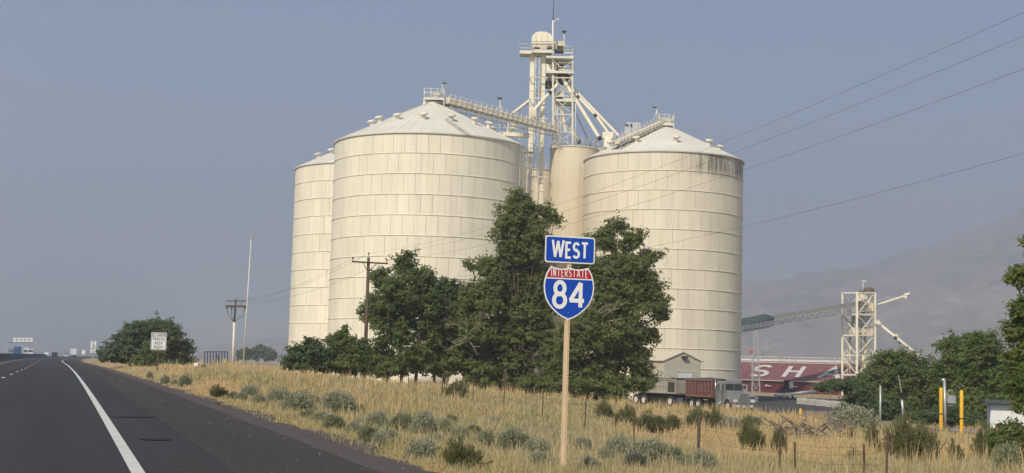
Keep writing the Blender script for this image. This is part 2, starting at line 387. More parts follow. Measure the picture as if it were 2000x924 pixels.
# ------------------------------------------------------------------ grain silos
TOPZ, RING = 24.72 + EYE, 2.223
def silo(name, label, X, Y, r, n, phase, roof_z, roof_r, mt, mroof, vents, vis, rings=13, rest=True):
    base = TOPZ - rings * RING
    t = thing(name, label, 'grain silo', (X, Y, base), group='big cream grain silos')
    L = lambda nm, mb, m: obj(nm, mb, m, t, local=True)
    L('inner_wall', MB().lathe([(r - .045, 0), (r - .045, rings * RING - .05)], n=96), M_SEAM)
    da = 2 * math.pi / n; gap = 0.026 / r; seg = 5
    mb = MB(); z0, z1 = 0.02, RING - 0.02
    ang = [-da / 2 + gap / 2 + (da - gap) * i / seg for i in range(seg + 1)]
    ring = lambda rr, z: [(rr * math.cos(a), rr * math.sin(a), z) for a in ang]
    k = seg + 1
    vs = ring(r, z0) + ring(r, z1) + ring(r - .04, z0) + ring(r - .04, z1)
    fs = [(i, i + 1, k + i + 1, k + i) for i in range(seg)]
    mb.add(vs, fs, True)
    mb.add(vs, [(2 * k + i, i, k + i, 3 * k + i) if i == 0 else (i, 2 * k + i, 3 * k + i, k + i) for i in (0, seg)])
    mb.add(vs, [(i, 2 * k + i, 2 * k + i + 1, i + 1) for i in range(seg)] + [(k + i, k + i + 1, 3 * k + i + 1, 3 * k + i) for i in range(seg)])
    pme = mb.me('panel', mt)
    cand = []
    for j in range(rings):
        for i in range(n):
            a = phase + da * (i + 0.5 * (j % 2)); zc = j * RING
            wx, wy = X + r * math.cos(a), Y + r * math.sin(a)
            view = Vector((-wx, -wy, 0)).normalized(); f = view.x * math.cos(a) + view.y * math.sin(a)
            cand.append((f if vis(wx, wy, base + zc + 1) else f - 3, a, zc))
    cand.sort(reverse=True); mbr = MB()
    for q, (f, a, zc) in enumerate(cand):
        if q < 300 and f > -0.05:
            o = link('panel', pme, (0, 0, zc), a + random.uniform(-.0006, .0006), parent=t)
        elif rest:
            M = Matrix.Translation((0, 0, zc)) @ Matrix.Rotation(a, 4, 'Z')
            mbr.add([M @ Vector(v.co) for v in pme.vertices], [tuple(p.vertices) for p in pme.polygons], True)
    stuff(L('panel', mbr, mt))
    for j in range(rings + 1):                                  # bolted flange between two rings of panels
        z = j * RING
        L('flange', MB().lathe([(r - .01, z - .05), (r + .055, z - .045), (r + .06, z + .012), (r - .01, z + .03)], n=96), mt)
    zt = rings * RING; h = roof_z - TOPZ; ns = n
    rf = MB(); e0 = r + .16
    rf.lathe([(e0, zt), (e0 * .7 + roof_r * .3, zt + h * .3), (e0 * .35 + roof_r * .65, zt + h * .65), (roof_r, zt + h)], n=96)
    for i in range(ns):
        a0 = da * i; c = lambda rr, a, z: (rr * math.cos(a), rr * math.sin(a), z)
        rf.bar(Vector(c(e0, a0, zt)), Vector(c(roof_r, a0, zt + h)), .05, .05)
    rf.lathe([(e0, zt - .13), (e0 + .01, zt + .0)], n=96); rf.lathe([(r - .1, zt - .13), (e0, zt - .13)], n=96)
    L('roof', rf, mroof)
    L('roof_collar', MB().lathe([(roof_r, zt + h - .2), (roof_r, zt + h + .35), (0.01, zt + h + .45)], n=32), M_WHITE)
    if vents:
        nv, a0, rho = vents
        vm = MB(); vm.lathe([(.27, -.25), (.27, .55)], n=14); vm.lathe([(.28, .45), (.46, .47), (.50, .60), (.42, .72), (.0, .76)], n=14)
        vme = vm.me('roof_vent', M_WHITE)
        for i in range(nv):
            a = a0 + 2 * math.pi * i / nv
            rr = rho * r; zz = zt + h * (e0 - rr) / (e0 - roof_r)
            o = link('roof_vent', vme, (rr * math.cos(a), rr * math.sin(a), zz), parent=t)
            o.rotation_euler = Euler((0, .42 * .6, a), 'XYZ')
    return t, base
def bearing(X, Y): return math.atan2(-Y, -X)                    # angle from the silo axis towards the camera
S_CREAM = mat_silo('silo_cream_paint', CREAM)
S_STAIN = mat_silo('silo_cream_paint_dirty_rim', (0.71, 0.65, 0.52), (18.0, 21.5, 23.0, 24.3))
def mat_roof_stain():
    m = NT('silo_roof_with_brown_streak'); pv = m.pos()
    c = m.mix(m.ramp(m.noise(pv, .5, 5), .3, .7), (0.59, 0.56, 0.49, 1), (0.67, 0.64, 0.56, 1))
    g = m.n('ShaderNodeNewGeometry'); A = P(868, 222, 150.5); B = P(916, 264, 149.0); d = (B - A).xz.normalized()
    sp = m.n('ShaderNodeSeparateXYZ', {0: g.outputs['Position']})
    dx = m.math('SUBTRACT', sp.outputs[0], A.x); dz = m.math('SUBTRACT', sp.outputs[2], A.z)
    al = m.math('ADD', m.math('MULTIPLY', dx, d[0]), m.math('MULTIPLY', dz, d[1]))
    pe = m.math('ABSOLUTE', m.math('SUBTRACT', m.math('MULTIPLY', dx, -d[1]), m.math('MULTIPLY', dz, -d[0])))
    k = m.math('MULTIPLY', m.ramp(pe, .34, .12), m.math('MULTIPLY', m.ramp(al, -.2, .3), m.ramp(sp.outputs[1], 156, 154)))
    k = m.math('MULTIPLY', k, m.ramp(m.noise(m.pos(), 2.2, 5, .7), .34, .54, 0.0, .75))
    c = m.mix(k, c, (0.21, 0.18, 0.13, 1)); m.set(m.b.inputs['Base Color'], c); m.b.inputs['Roughness'].default_value = .6; return m.m
SX, SY = -9.539, 160.0
mid_roof = P(848, 203, 159).z; right_roof = P(1298, 247, 165.5).z
vis_mid = lambda x, y, z: z > 3.5 and not (x > -4 and x < 3.5 and z < 14)
silo('grain_silo', 'widest cream silo, left of the tower, brown streak on its cone roof', SX, SY, 11.011, 54, .03, mid_roof, 1.15, S_CREAM, mat_roof_stain(), (14, bearing(SX, SY) + R(-8), .62), vis_mid)
RX, RY = 17.855, 166.48
silo('grain_silo', 'cream silo behind the trucks with dark grime under its roof edge', RX, RY, 9.423, 45, .05, right_roof, 1.0, S_STAIN, M_ROOF, (9, bearing(RX, RY) + R(12), .70), lambda x, y, z: not (x < 15 and z < 8))
silo('grain_silo', 'cream silo partly hidden behind the widest one, low bushes at its foot', -18.615, 182.57, 9.834, 48, .02, TOPZ + (mid_roof - TOPZ) * .9, 1.1, S_CREAM, M_ROOF, (9, bearing(-18.6, 182.6) + R(-8), .70), lambda x, y, z: x < -20.5)

def small_bin(label, cx, Y, r, pytop, conic):
    p = P(cx, pytop, Y - r); zt = p.z; x = P(cx, 500, Y).x
    t = thing('small_grain_bin', label, 'grain bin', (x, Y, -2.6))
    L = lambda nm, mb, m: obj(nm, mb, m, t, local=True); H = zt + 2.6
    L('wall', MB().lathe([(r, 0), (r, H)], n=64), mat_silo('bin_paint', (.68, .60, .45)))
    L('rim', MB().lathe([(r, H - .1), (r + .08, H - .08), (r + .08, H + .06), (r - .1, H + .08)], n=64), M_CREAM2)
    L('roof', MB().lathe([(r - .05, H), (0.02, H + conic)], n=48), M_ROOF)
    rl = MB()
    for i in range(20):
        a = 2 * math.pi * i / 20; q = Vector(((r - .05) * math.cos(a), (r - .05) * math.sin(a), H)); rl.tube(q, q + Vector((0, 0, 1.05)), .022, n=5)
    for hz in (.55, 1.05): rl.lathe([(r - .07, H + hz), (r - .03, H + hz)], n=40); rl.lathe([(r - .05, H + hz - .02), (r - .05, H + hz + .02)], n=40)
    L('railing', rl, M_WHITE)
    return t
small_bin('narrow smooth cream bin between the tower legs and the right silo', 1116, 174, 2.95, 285, .5)
small_bin('narrow cream bin mostly hidden behind the right silo roof', 1185, 178, 2.6, 290, .4)
small_bin('narrow bin standing in shade behind the two tower legs', 1052, 182, 2.2, 330, .3)

# ------------------------------------------------------------------ elevator tower
TY = 173.0
tw = thing('elevator_tower', 'tall white bucket elevator tower with rounded head rising between the silos', 'grain elevator', (P(1065, 700, TY).x, TY, -2.6))
T = lambda nm, mb, m, par=None: obj(nm, mb, m, par or tw)
def q(x, y, dy=0.0): return P(x, y, TY + dy)
for (xa, xb, dy) in ((1040, 1035.5, 0), (1061.5, 1057, 0)):
    mb = MB(); mb.bar(q(xa, 102, dy), Vector((q(xb, 380, dy).x, TY + dy, -2.6)), .56, .62)
    for yy in range(122, 380, 28): c = q(xa + (xb - xa) * (yy - 102) / 278, yy, dy); mb.box(c, (.66, .74, .08))
    T('leg_casing', mb, M_CREAM)
mb = MB()                                                        # lattice between the casings
for dy in (-.9, .9):
    for x0 in (1047, 1054): mb.tube(q(x0, 104, dy), Vector((q(x0 - 4.5, 380, dy).x, TY + dy, -2.6)), .045, n=5)
    yy = 108; s = 1
    while yy < 372:
        mb.tube(q(1047 - (yy - 104) * .016 if s > 0 else 1054 - (yy - 104) * .016, yy, dy), q((1054 if s > 0 else 1047) - (yy - 104) * .016, yy + 10, dy), .028, n=4); s = -s; yy += 10
T('lattice', mb, M_WHITE)
for yy in (151, 192, 231, 300, 345):
    mb = MB(); mb.bar(q(1034, yy, -1), q(1070, yy + 1, -1), .1); mb.bar(q(1034, yy, .8), q(1070, yy + 1, .8), .1)
    mb.bar(q(1034, yy, -1), q(1034, yy, .8), .1); mb.bar(q(1070, yy + 1, -1), q(1070, yy + 1, .8), .1); T('tie_frame', mb, M_WHITE)
# support tower right of the casings
COL = [(1080, -1.2), (1118, -1.2), (1084, 1.8), (1116, 1.8)]
for x0, dy in COL:
    mb = MB(); mb.bar(q(x0, 108, dy), q(x0, 289, dy), .20); T('support_post', mb, M_WHITE)
mb = MB()
lv = [118, 152, 188, 224, 258, 287]
for a, b in zip(lv, lv[1:]):
    for i, j in ((0, 1), (2, 3), (0, 2), (1, 3)):
        (xa, da_), (xb, db_) = COL[i], COL[j]
        mb.bar(q(xa, b, da_), q(xb, b, db_), .11); mb.bar(q(xa, a, da_), q(xb, b, db_), .07); mb.bar(q(xb, a, db_), q(xa, b, da_), .07)
T('cross_bracing', mb, M_WHITE)
mb = MB()                                                        # lattice mast in the middle of the support tower
for dx in (-7, 7):
    for dy in (-.5, .5): mb.tube(q(1092 + dx * .5, 200, dy), q(1092 + dx * .5, 289, dy), .05, n=5)
s = 1
for yy in range(200, 282, 9):
    mb.tube(q(1088.5 if s > 0 else 1095.5, yy, -.5), q(1095.5 if s > 0 else 1088.5, yy + 9, -.5), .03, n=4); s = -s
T('lattice', mb, M_WHITE)
# head
pts = []
for i in range(13):
    a = math.pi * i / 12; pts.append((q(1058 - 20.5 * math.cos(a), 66 + 0 * i, 0).x, a))
zb, zc = q(1058, 92).z, q(1058, 84).z; xl, xr = q(1038, 80).x, q(1079, 80).x; cxh = (xl + xr) / 2; rh = (xr - xl) / 2
def head_poly(x0, x1, ztop, zbot, rr, seg=5):
    P_ = [(x0, zbot)]
    for i in range(seg + 1):
        a = math.pi - (math.pi / 2) * i / seg; P_.append((x0 + rr + rr * math.cos(a), ztop - rr + rr * math.sin(a)))
    for i in range(seg + 1):
        a = math.pi / 2 - (math.pi / 2) * i / seg; P_.append((x1 - rr + rr * math.cos(a), ztop - rr + rr * math.sin(a)))
    P_.append((x1, zbot)); return P_
def plate_prism(mb, poly, y0, y1):
    n = len(poly); vs = [Vector((x, y, z)) for y in (y0, y1) for x, z in poly]
    mb.add(vs, [tuple(range(n)), tuple(reversed(range(n, 2 * n)))] + [(i, n + i, n + (i + 1) % n, (i + 1) % n) for i in range(n)])
mb = MB(); plate_prism(mb, head_poly(xl, xr, q(1058, 64.5).z, q(1058, 88).z, rh * .75), TY - .75, TY + .75); T('head_hood', mb, M_CREAM)
mb = MB()
for xx in (1047, 1058, 1069): mb.bar(q(xx, 66.5, -.78), q(xx, 87, -.78), .05)
mb.bar(q(1037.5, 80, -.78), q(1079.5, 81, -.78), .05); T('hood_seam', mb, M_CREAM2)
mb = MB(); mb.box(q(1064, 93, .2), (3.0, 1.7, .75)); mb.box(q(1088, 87, .4), (1.9, 1.2, .6)); T('head_discharge', mb, M_CREAM2)
mb = MB(); mb.tube(q(1074, 96, -.9), q(1074, 96, 1.1), .42, n=14); mb.box(q(1090, 97, .1), (1.6, 1.3, .7)); mb.box(q(1048, 97, -.5), (.7, .6, .5)); T('drive_motor', mb, M_DARK)
def deck(x0, x1, yy, y0, y1, th=.12):
    a, b = q(x0, yy), q(x1, yy); mb = MB(); mb.box(((a.x + b.x) / 2, TY + (y0 + y1) / 2, a.z), (b.x - a.x, y1 - y0, th))
    for k in range(3): mb.bar((a.x, TY + y0 + (y1 - y0) * k / 2, a.z - .13), (b.x, TY + y0 + (y1 - y0) * k / 2, a.z - .13), .1, .16)
    T('deck', mb, M_WHITE); return a, b
def rail(x0, x1, yy, y0, y1, h=1.05, step=4, sides='flrb'):
    a, b = q(x0, yy), q(x1, yy); z = a.z; mb = MB(); c = [(a.x, TY + y0), (b.x, TY + y0), (b.x, TY + y1), (a.x, TY + y1)]
    for s_, (i, j) in zip('frbl', ((0, 1), (1, 2), (2, 3), (3, 0))):
        if s_ not in sides: continue
        p0, p1 = Vector((*c[i], z)), Vector((*c[j], z)); n = max(1, int((p1 - p0).length / 1.2))
        for k in range(n + 1): p = p0.lerp(p1, k / n); mb.tube(p, p + Vector((0, 0, h)), .032, n=5)
        for hh in (.5 * h, h): mb.tube(p0 + Vector((0, 0, hh)), p1 + Vector((0, 0, hh)), .03, n=5)
        mb.bar(p0 + Vector((0, 0, .12)), p1 + Vector((0, 0, .12)), .02, .15)
    T('railing', mb, M_WHITE)
deck(1014.5, 1038, 105, -1.1, 1.0); rail(1014.5, 1038, 105, -1.1, 1.0, 1.0, sides='flb')
deck(1038, 1082, 104, -1.4, 1.4); rail(1042, 1078, 104, -1.4, 1.4, 1.0, sides='fb')
deck(1066, 1119, 115, -1.5, 2.1, .14); rail(1100, 1119, 110, -1.5, 2.1, .95, sides='frb')
deck(1067, 1120, 144, -1.5, 2.1, .16); rail(1090, 1120, 143, -1.5, 2.1, 1.0, sides='frb')
mb = MB(); mb.tube(q(1094, 143, .2), q(1094, 127, .2), .46, n=16); T('distributor_drum', mb, mat('brown_drum', (.20, .15, .10), .6))
mb = MB(); mb.box(q(1077, 136, .3), (1.3, 1.3, 1.1)); mb.tube(q(1077, 145, .3), q(1082, 163, .3), .5, .25, n=12); T('transition_box', mb, M_CREAM)
mb = MB(); mb.lathe([(1.15, 0), (1.1, -.35), (.55, -1.1), (.5, -1.2)], q(1096, 146, .2), n=20); mb.box(q(1083, 165, .4), (.5, .6, .9)); mb.box(q(1072, 166, .5), (.9, .5, .9)); T('distributor_head', mb, M_DARK)
deck(1086, 1122, 198, -1.2, 2.0, .14); rail(1100, 1122, 198, -1.2, 2.0, .95, sides='frb')
mb = MB(); mb.box(q(1094, 186, .1), (.8, .8, 1.2)); T('control_box', mb, M_WHITE)
mb = MB(); mb.tube(q(1093, 190, -.3), q(1094, 200, -.3), .36, .2, n=10); T('spout_coupling', mb, M_DARK)
# masts and lamps
mb = MB(); mb.tube(q(1080, 120, -1.3), q(1080, 40, -1.3), .14, .11, n=8); mb.path([q(1080, 46, -1.3), q(1084, 41, -1.3), q(1090, 37, -1.3)], .06); mb.tube(q(1090, 36, -1.3), q(1091, 42, -1.3), .07, n=6); T('crane_post', mb, M_WHITE)
mb = MB(); mb.tube(q(1080.5, 40, -1.3), q(1081.5, -14, -1.3), .055, .03, n=5); T('antenna', mb, M_WIRE)
mb = MB(); mb.tube(q(1102, 98, 0), q(1102, 64, 0), .07, n=6); mb.tube(q(1102, 82, 0), q(1112, 100, 0), .03, n=4); mb.tube(q(1102, 82, 0), q(1094, 99, 0), .03, n=4); lp = T('lamp_post', mb, M_WHITE)
mb = MB(); mb.box(q(1102, 63, 0), (.42, .42, .14)); mb.box(q(1102, 61, 0), (.6, .5, .06)); T('lamp', mb, M_DARK, lp)
def spout(pts, r=.19, clamps=()):
    mb = MB(); mb.path([q(*p) for p in pts], r, n=10); sp = T('spout', mb, M_CREAM)
    for (x, y, dy) in clamps:
        i = 0; d = (q(*pts[-1]) - q(*pts[0])).normalized(); c = q(x, y, dy)
        T('clamp', MB().tube(c - d * .22, c + d * .22, r * 1.22, n=10), M_DARK, sp)
spout([(1098, 150, -.6), (1104, 162, -.7), (1172, 272, -1.6)], .235, [(1171, 270, -1.6)])
spout([(1104, 152, .6), (1124, 178, .4), (1208, 265, -.4)], .20)
spout([(1110, 160, 0), (1128, 189, -.4), (1164, 226, -1.2), (1190, 262, -1.8)], .17, [(1129, 190, -.4), (1163, 226, -1.2)])
spout([(1088, 150, -.8), (1088, 165, -1), (1066, 190, -1.2), (1043, 216, -1.3)], .20, [(1074, 181, -1.1)])
spout([(1078, 150, 1.2), (1040, 192, 1.6), (1003, 221, 1.8)], .20)
spout([(1094, 196, -.3), (1099, 225, -.2), (1105, 258, 0)], .22, [(1094.5, 198, -.3)])
spout([(1112, 242, 1), (1124, 266, 1.4), (1133, 280, 1.6)], .2, [(1131, 277, 1.5)])
mb = MB(); mb.box(q(1042, 223, -1.3), (.7, .7, .9)); mb.tube(q(1042, 229, -1.3), q(1043, 238, -1.3), .35, .15, n=8); T('spout_box', mb, M_CREAM2)
mb = MB(); mb.box(q(1187, 265, -1.8), (1.3, .9, .8)); mb.tube(q(1187, 270, -1.8), q(1187, 284, -1.8), .62, .4, n=10); mb.box(q(1187, 282, -1.8), (1.0, .9, .8)); mb.tube(q(1195, 262, -1.5), q(1202, 284, -1.3), .25, n=8); mb.tube(q(1178, 268, -1.8), q(1182, 284, -1.6), .14, n=6); T('spout_valve', mb, M_CREAM)
mb = MB(); mb.tube(q(1124.3, 198, -1), q(1124.3, 287, -1), .06, n=5); T('vent_pipe', mb, M_WHITE)
mb = MB(); mb.tube(q(1119, 208, .5), q(1155, 288, 3), .07, n=5); T('guy_tube', mb, M_GALV)
lad = MB()                                                       # caged ladder by the small bin
for x0 in (1090, 1096): lad.tube(q(x0, 236, -1.6), q(x0, 290, -1.6), .035, n=5)
for yy in np.arange(238, 290, 5.0): lad.tube(q(1090, yy, -1.6), q(1096, yy, -1.6), .02, n=4)
for yy in np.arange(240, 290, 12.0): lad.path([q(1090, yy, -1.6), q(1088.5, yy, -2.1), q(1093, yy, -2.4), q(1097.5, yy, -2.1), q(1096, yy, -1.6)], .025, n=4)
T('caged_ladder', lad, M_WHITE)

# ------------------------------------------------------------------ conveyors and roof walkways
def walkway(name, label, a, b, w_=1.3, trough=.62, sup=(), posts=18, cat='conveyor'):
    """inclined conveyor with a walkway, railing and truss from a to b (centre of the floor)"""
    t = thing(name, label, cat, (a + b) / 2); a, b = Vector(a), Vector(b)
    d, s, u = basis(b - a); U = Vector((0, 0, 1))
    L = lambda nm, mb, m: obj(nm, mb, m, t)
    L('trough', MB().bar(a + s * .25 + U * .38, b + s * .25 + U * .38, .55, trough), M_CREAM)
    mb = MB(); n = posts
    for k in range(n + 1): p = a.lerp(b, k / n) + s * .25 + U * .38; mb.box(p, (.10, .70, trough + .1), math.atan2(d.y, d.x))
    L('trough_joint', mb, M_CREAM2)
    L('walkway_floor', MB().bar(a - s * .1, b - s * .1, w_, .06), M_GALV)
    mb = MB()
    for o in (-.75, .55):
        for hh in (0, -.42): mb.bar(a + s * o + U * hh, b + s * o + U * hh, .08)
        for k in range(n):
            p0, p1 = a.lerp(b, k / n), a.lerp(b, (k + 1) / n)
            mb.bar(p0 + s * o + U * (0 if k % 2 else -.42), p1 + s * o + U * (-.42 if k % 2 else 0), .045)
    L('truss', mb, M_WHITE)
    mb = MB()
    for o in (-.75, .6):
        for k in range(n + 1): p = a.lerp(b, k / n) + s * o; mb.tube(p, p + U * 1.05, .03, n=5)
        for hh in (.55, 1.05): mb.tube(a + s * o + U * hh, b + s * o + U * hh, .024, n=5)
    L('railing', mb, M_WHITE)
    for (k, foot) in sup:
        p = a.lerp(b, k); mb = MB()
        for o in (-.5, .5): mb.bar(p + s * o - U * .4, Vector(foot) + s * o, .1)
        mb.bar(p + s * .5 - U * .4, Vector(foot) - s * .5, .06); L('support_leg', mb, M_WHITE)
    return t
A, B = P(872, 203, 159.0), P(1086, 258, 172.2)
walkway('conveyor_walkway', 'railed white conveyor sloping from the widest silo peak into the tower', A, B,
        sup=((.25, P(920, 236, 162)), (.52, P(984, 266, 165.5))), posts=22)
mb0 = thing('crossing_beam', 'short cream box conveyor level with the eaves behind the tower legs', 'conveyor', P(1005, 262, 170))
obj('trough', MB().bar(P(975, 261, 170), P(1034, 265, 170), .6, .5), M_CREAM, mb0)
mb = MB()
for k in range(6):
    p = P(975 + 11 * k, 257 + .7 * k, 169.6); mb.tube(p, p + Vector((0, 0, .9)), .03, n=5)
for hh in (.5, .9): mb.tube(P(975, 257, 169.6) + Vector((0, 0, hh)), P(1030, 260.5, 169.6) + Vector((0, 0, hh)), .025, n=5)
obj('railing', mb, M_WHITE, mb0)
mb = MB(); mb.box(P(1001, 245, 170), (.55, .6, .9)); mb.tube(P(1001, 250, 170), P(996, 258, 170), .3, .2, n=8); obj('inlet_hopper', mb, M_CREAM2, mb0)
mb = MB()
for x0, x1 in ((975, 968), (990, 990), (1015, 1015)): mb.bar(P(x0, 265, 170), P(x1, 300, 169), .1)
mb.bar(P(978, 266, 170), P(990, 300, 170), .07); obj('support_leg', mb, M_WHITE, mb0)

def peak_platform(label, sx, sy, zr, w_, x0, x1, pyf, lamp, box=True):
    """railed platform on top of a silo roof"""
    Y0 = sy - .9; t = thing('roof_platform', label, 'platform', P((x0 + x1) / 2, pyf, sy - .3))
    L = lambda nm, mb, m, par=None: obj(nm, mb, m, par or t)
    a, b = P(x0, pyf, sy), P(x1, pyf, sy); z = a.z
    mb = MB(); mb.box(((a.x + b.x) / 2, sy, z), (b.x - a.x, w_, .1)); mb.bar((a.x, sy - w_ / 2, z - .12), (b.x, sy - w_ / 2, z - .12), .08, .14); L('deck', mb, M_WHITE)
    mb = MB(); c = [(a.x, sy - w_ / 2), (b.x, sy - w_ / 2), (b.x, sy + w_ / 2), (a.x, sy + w_ / 2)]
    for i in range(4):
        p0, p1 = Vector((*c[i], z)), Vector((*c[(i + 1) % 4], z)); n = 3
        for k in range(n): p = p0.lerp(p1, k / n); mb.tube(p, p + Vector((0, 0, 1.1)), .035, n=5)
        for hh in (.55, 1.1): mb.tube(p0 + Vector((0, 0, hh)), p1 + Vector((0, 0, hh)), .033, n=5)
    for i in range(4): mb.bar((*c[i], z - .9), (*c[i], z), .09)
    L('railing', mb, M_WHITE)
    lx, ly, hx, hy = lamp; p, h_ = P(lx, ly, sy - .2), P(lx, hy, sy - .2)
    mb = MB(); mb.tube(p, h_, .05, n=6); mb.tube(h_.lerp(p, .25), p + Vector((.55, -.2, 0)), .028, n=4); mb.tube(h_.lerp(p, .25), p + Vector((-.55, -.2, 0)), .028, n=4); mb.path([h_, P(hx, hy + 1, sy - .2)], .03); pl = L('lamp_post', mb, M_WHITE)
    L('lamp', MB().box(P(hx, hy + 1.5, sy - .2), (.5, .3, .12)), M_DARK, pl)
    if box: L('drive_box', MB().box(P((x0 + x1) / 2 + 4, pyf - 6, sy + .1), (.7, .7, .7)), M_CREAM2)
    return t
peak_platform('small railed platform with a lamp on the widest silo peak', SX, SY - .4, mid_roof, 1.9, 829, 868, 194, (864, 196, 868, 161))
peak_platform('small railed platform with a lamp on the right silo peak', RX, RY - .4, right_roof, 1.9, 1286, 1314, 244, (1283, 240, 1279, 208))
A, B = P(1203, 284, 160.0), P(1287, 247, 165.4)
t = walkway('roof_walkway', 'railed walkway climbing the left slope of the right silo roof', A, B, trough=.4, posts=12, cat='walkway')
bx = thing('equipment_cabinet', 'pale grey box with a dark window beside the right silo walkway', 'cabinet', P(1236, 252, 164.6))
obj('cabinet_body', MB().box(P(1237, 251, 164.6), (1.6, 1.2, 1.25)).box(P(1226, 257, 164.3), (.8, 1, .9)), mat('pale_grey_box', (.46, .48, .52), .6), bx)
obj('window', MB().box(P(1233, 246, 163.95), (.2, .06, .45)), M_GLASS, bx)
obj('lamp', MB().box(P(1224, 244, 163.9), (.4, .3, .1)).tube(P(1226, 245, 163.9), P(1226, 257, 163.9), .03, n=5), M_DARK, bx)
lamp = thing('light_mast', 'lamp on a braced post halfway along the sloping conveyor', 'lamp', P(976, 227, 165.5))
obj('post', MB().tube(P(977, 228, 165.5), P(977, 194, 165.5), .05, n=6).tube(P(977, 204, 165.5), P(967, 226, 165.5), .028, n=4).tube(P(977, 204, 165.5), P(987, 229, 165.5), .028, n=4), M_WHITE, lamp)
obj('lamp_head', MB().box(P(976, 192, 165.5), (.6, .4, .14)), M_DARK, lamp)
# ladder down the wide silo
ld = thing('silo_ladder', 'caged ladder and small landing on the right flank of the widest silo', 'ladder', P(1011, 330, 151))
a = bearing(SX, SY) + R(63); er = Vector((math.cos(a), math.sin(a), 0)); et = Vector((-er.y, er.x, 0)); c0 = Vector((SX, SY, 0))
def lp_(rr, tt, z): return c0 + er * rr + et * tt + Vector((0, 0, z))
mb = MB()
for tt in (-.22, .22): mb.tube(lp_(11.25, tt, 15), lp_(11.25, tt, 26.2), .035, n=5)
for z in np.arange(15, 26, .45): mb.tube(lp_(11.25, -.22, z), lp_(11.25, .22, z), .02, n=4)
obj('ladder', mb, M_GALV, ld)
mb = MB()
for z in np.arange(18.5, 26, .95): mb.path([lp_(11.25, -.3, z), lp_(11.6, -.42, z), lp_(11.95, 0, z), lp_(11.6, .42, z), lp_(11.25, .3, z)], .028, n=4)
for tt, rr in ((-.42, 11.6), (0, 11.95), (.42, 11.6)): mb.tube(lp_(rr, tt, 18.5), lp_(rr, tt, 26), .022, n=4)
obj('safety_cage', mb, M_GALV, ld)
mb = MB(); mb.box(lp_(11.7, .9, 25.2), (1.1, 1.1, .1), a)
for tt in (.4, 1.4):
    for rr in (11.2, 12.2): mb.tube(lp_(rr, tt, 25.2), lp_(rr, tt, 26.2), .03, n=5)
mb.tube(lp_(12.2, .4, 26.2), lp_(12.2, 1.4, 26.2), .03, n=5); mb.tube(lp_(12.2, .4, 25.7), lp_(12.2, 1.4, 25.7), .03, n=5)
obj('landing', mb, M_GALV, ld)

# ------------------------------------------------------------------ lettering (built from strokes)
def arc(cx, cy, rx, ry, a0, a1, n=10): return [(cx + rx * math.cos(R(a0 + (a1 - a0) * i / n)), cy + ry * math.sin(R(a0 + (a1 - a0) * i / n))) for i in range(n + 1)]
_S = arc(.3, .74, .26, .24, 25, 270, 12) + arc(.3, .26, .27, .24, 90, -155, 12)
GL = {'W': (1.1, [[(0, 1), (.27, 0), (.55, .95), (.83, 0), (1.1, 1)]]), 'E': (.5, [[(.5, 1), (.04, 1), (.04, 0), (.5, 0)], [(.04, .52), (.42, .52)]]),
      'S': (.6, [_S]), 'T': (.62, [[(0, 1), (.62, 1)], [(.31, 1), (.31, 0)]]), 'I': (.1, [[(.05, 1), (.05, 0)]]), 'N': (.58, [[(.04, 0), (.04, 1), (.54, 0), (.54, 1)]]),
      'R': (.6, [[(.04, 0), (.04, 1), (.3, 1)] + arc(.32, .75, .24, .25, 90, -90, 8) + [(.04, .5)], [(.3, .5), (.58, 0)]]), 'A': (.7, [[(0, 0), (.35, 1), (.7, 0)], [(.13, .3), (.57, .3)]]),
      '8': (.62, [arc(.31, .75, .24, .25, 0, 360, 16), arc(.31, .26, .29, .27, 0, 360, 16)]), '4': (.74, [[(.56, 0), (.56, 1)], [(.56, 1), (.04, .27)], [(0, .27), (.74, .27)]]),
      'L': (.48, [[(.04, 1), (.04, 0), (.48, 0)]]), 'O': (.66, [arc(.33, .5, .29, .5, 0, 360, 18)]), 'F': (.5, [[(.04, 0), (.04, 1), (.5, 1)], [(.04, .52), (.42, .52)]]),
      'C': (.6, [arc(.34, .5, .3, .5, 55, 305, 14)]), 'K': (.6, [[(.04, 0), (.04, 1)], [(.56, 1), (.06, .42)], [(.24, .6), (.6, 0)]]),
      'P': (.58, [[(.04, 0), (.04, 1), (.3, 1)] + arc(.31, .74, .24, .26, 90, -90, 8) + [(.04, .48)]]), 'G': (.64, [arc(.34, .5, .3, .5, 55, 330, 14) + [(.62, .48), (.38, .48)]]),
      'H': (.58, [[(.04, 0), (.04, 1)], [(.54, 0), (.54, 1)], [(.04, .52), (.54, .52)]]), '7': (.56, [[(0, 1), (.55, 1), (.2, 0)]]), '0': (.6, [arc(.3, .5, .26, .5, 0, 360, 18)]),
      '6': (.6, [arc(.3, .29, .27, .29, 0, 360, 16), [(.03, .3), (.06, .6), (.2, .88), (.45, 1)]]), '5': (.58, [[(.52, 1), (.1, 1), (.06, .55), (.2, .62)] + arc(.27, .31, .28, .31, 85, -140, 12)]),
      'D': (.6, [[(.04, 0), (.04, 1), (.25, 1)] + arc(.25, .5, .31, .5, 90, -90, 10) + [(.04, 0)]]), 'M': (.8, [[(.04, 0), (.04, 1), (.4, .15), (.76, 1), (.76, 0)]]), 'U': (.6, [[(.04, 1), (.04, .3)] + arc(.3, .3, .26, .3, 180, 360, 10) + [(.56, 1)]])}
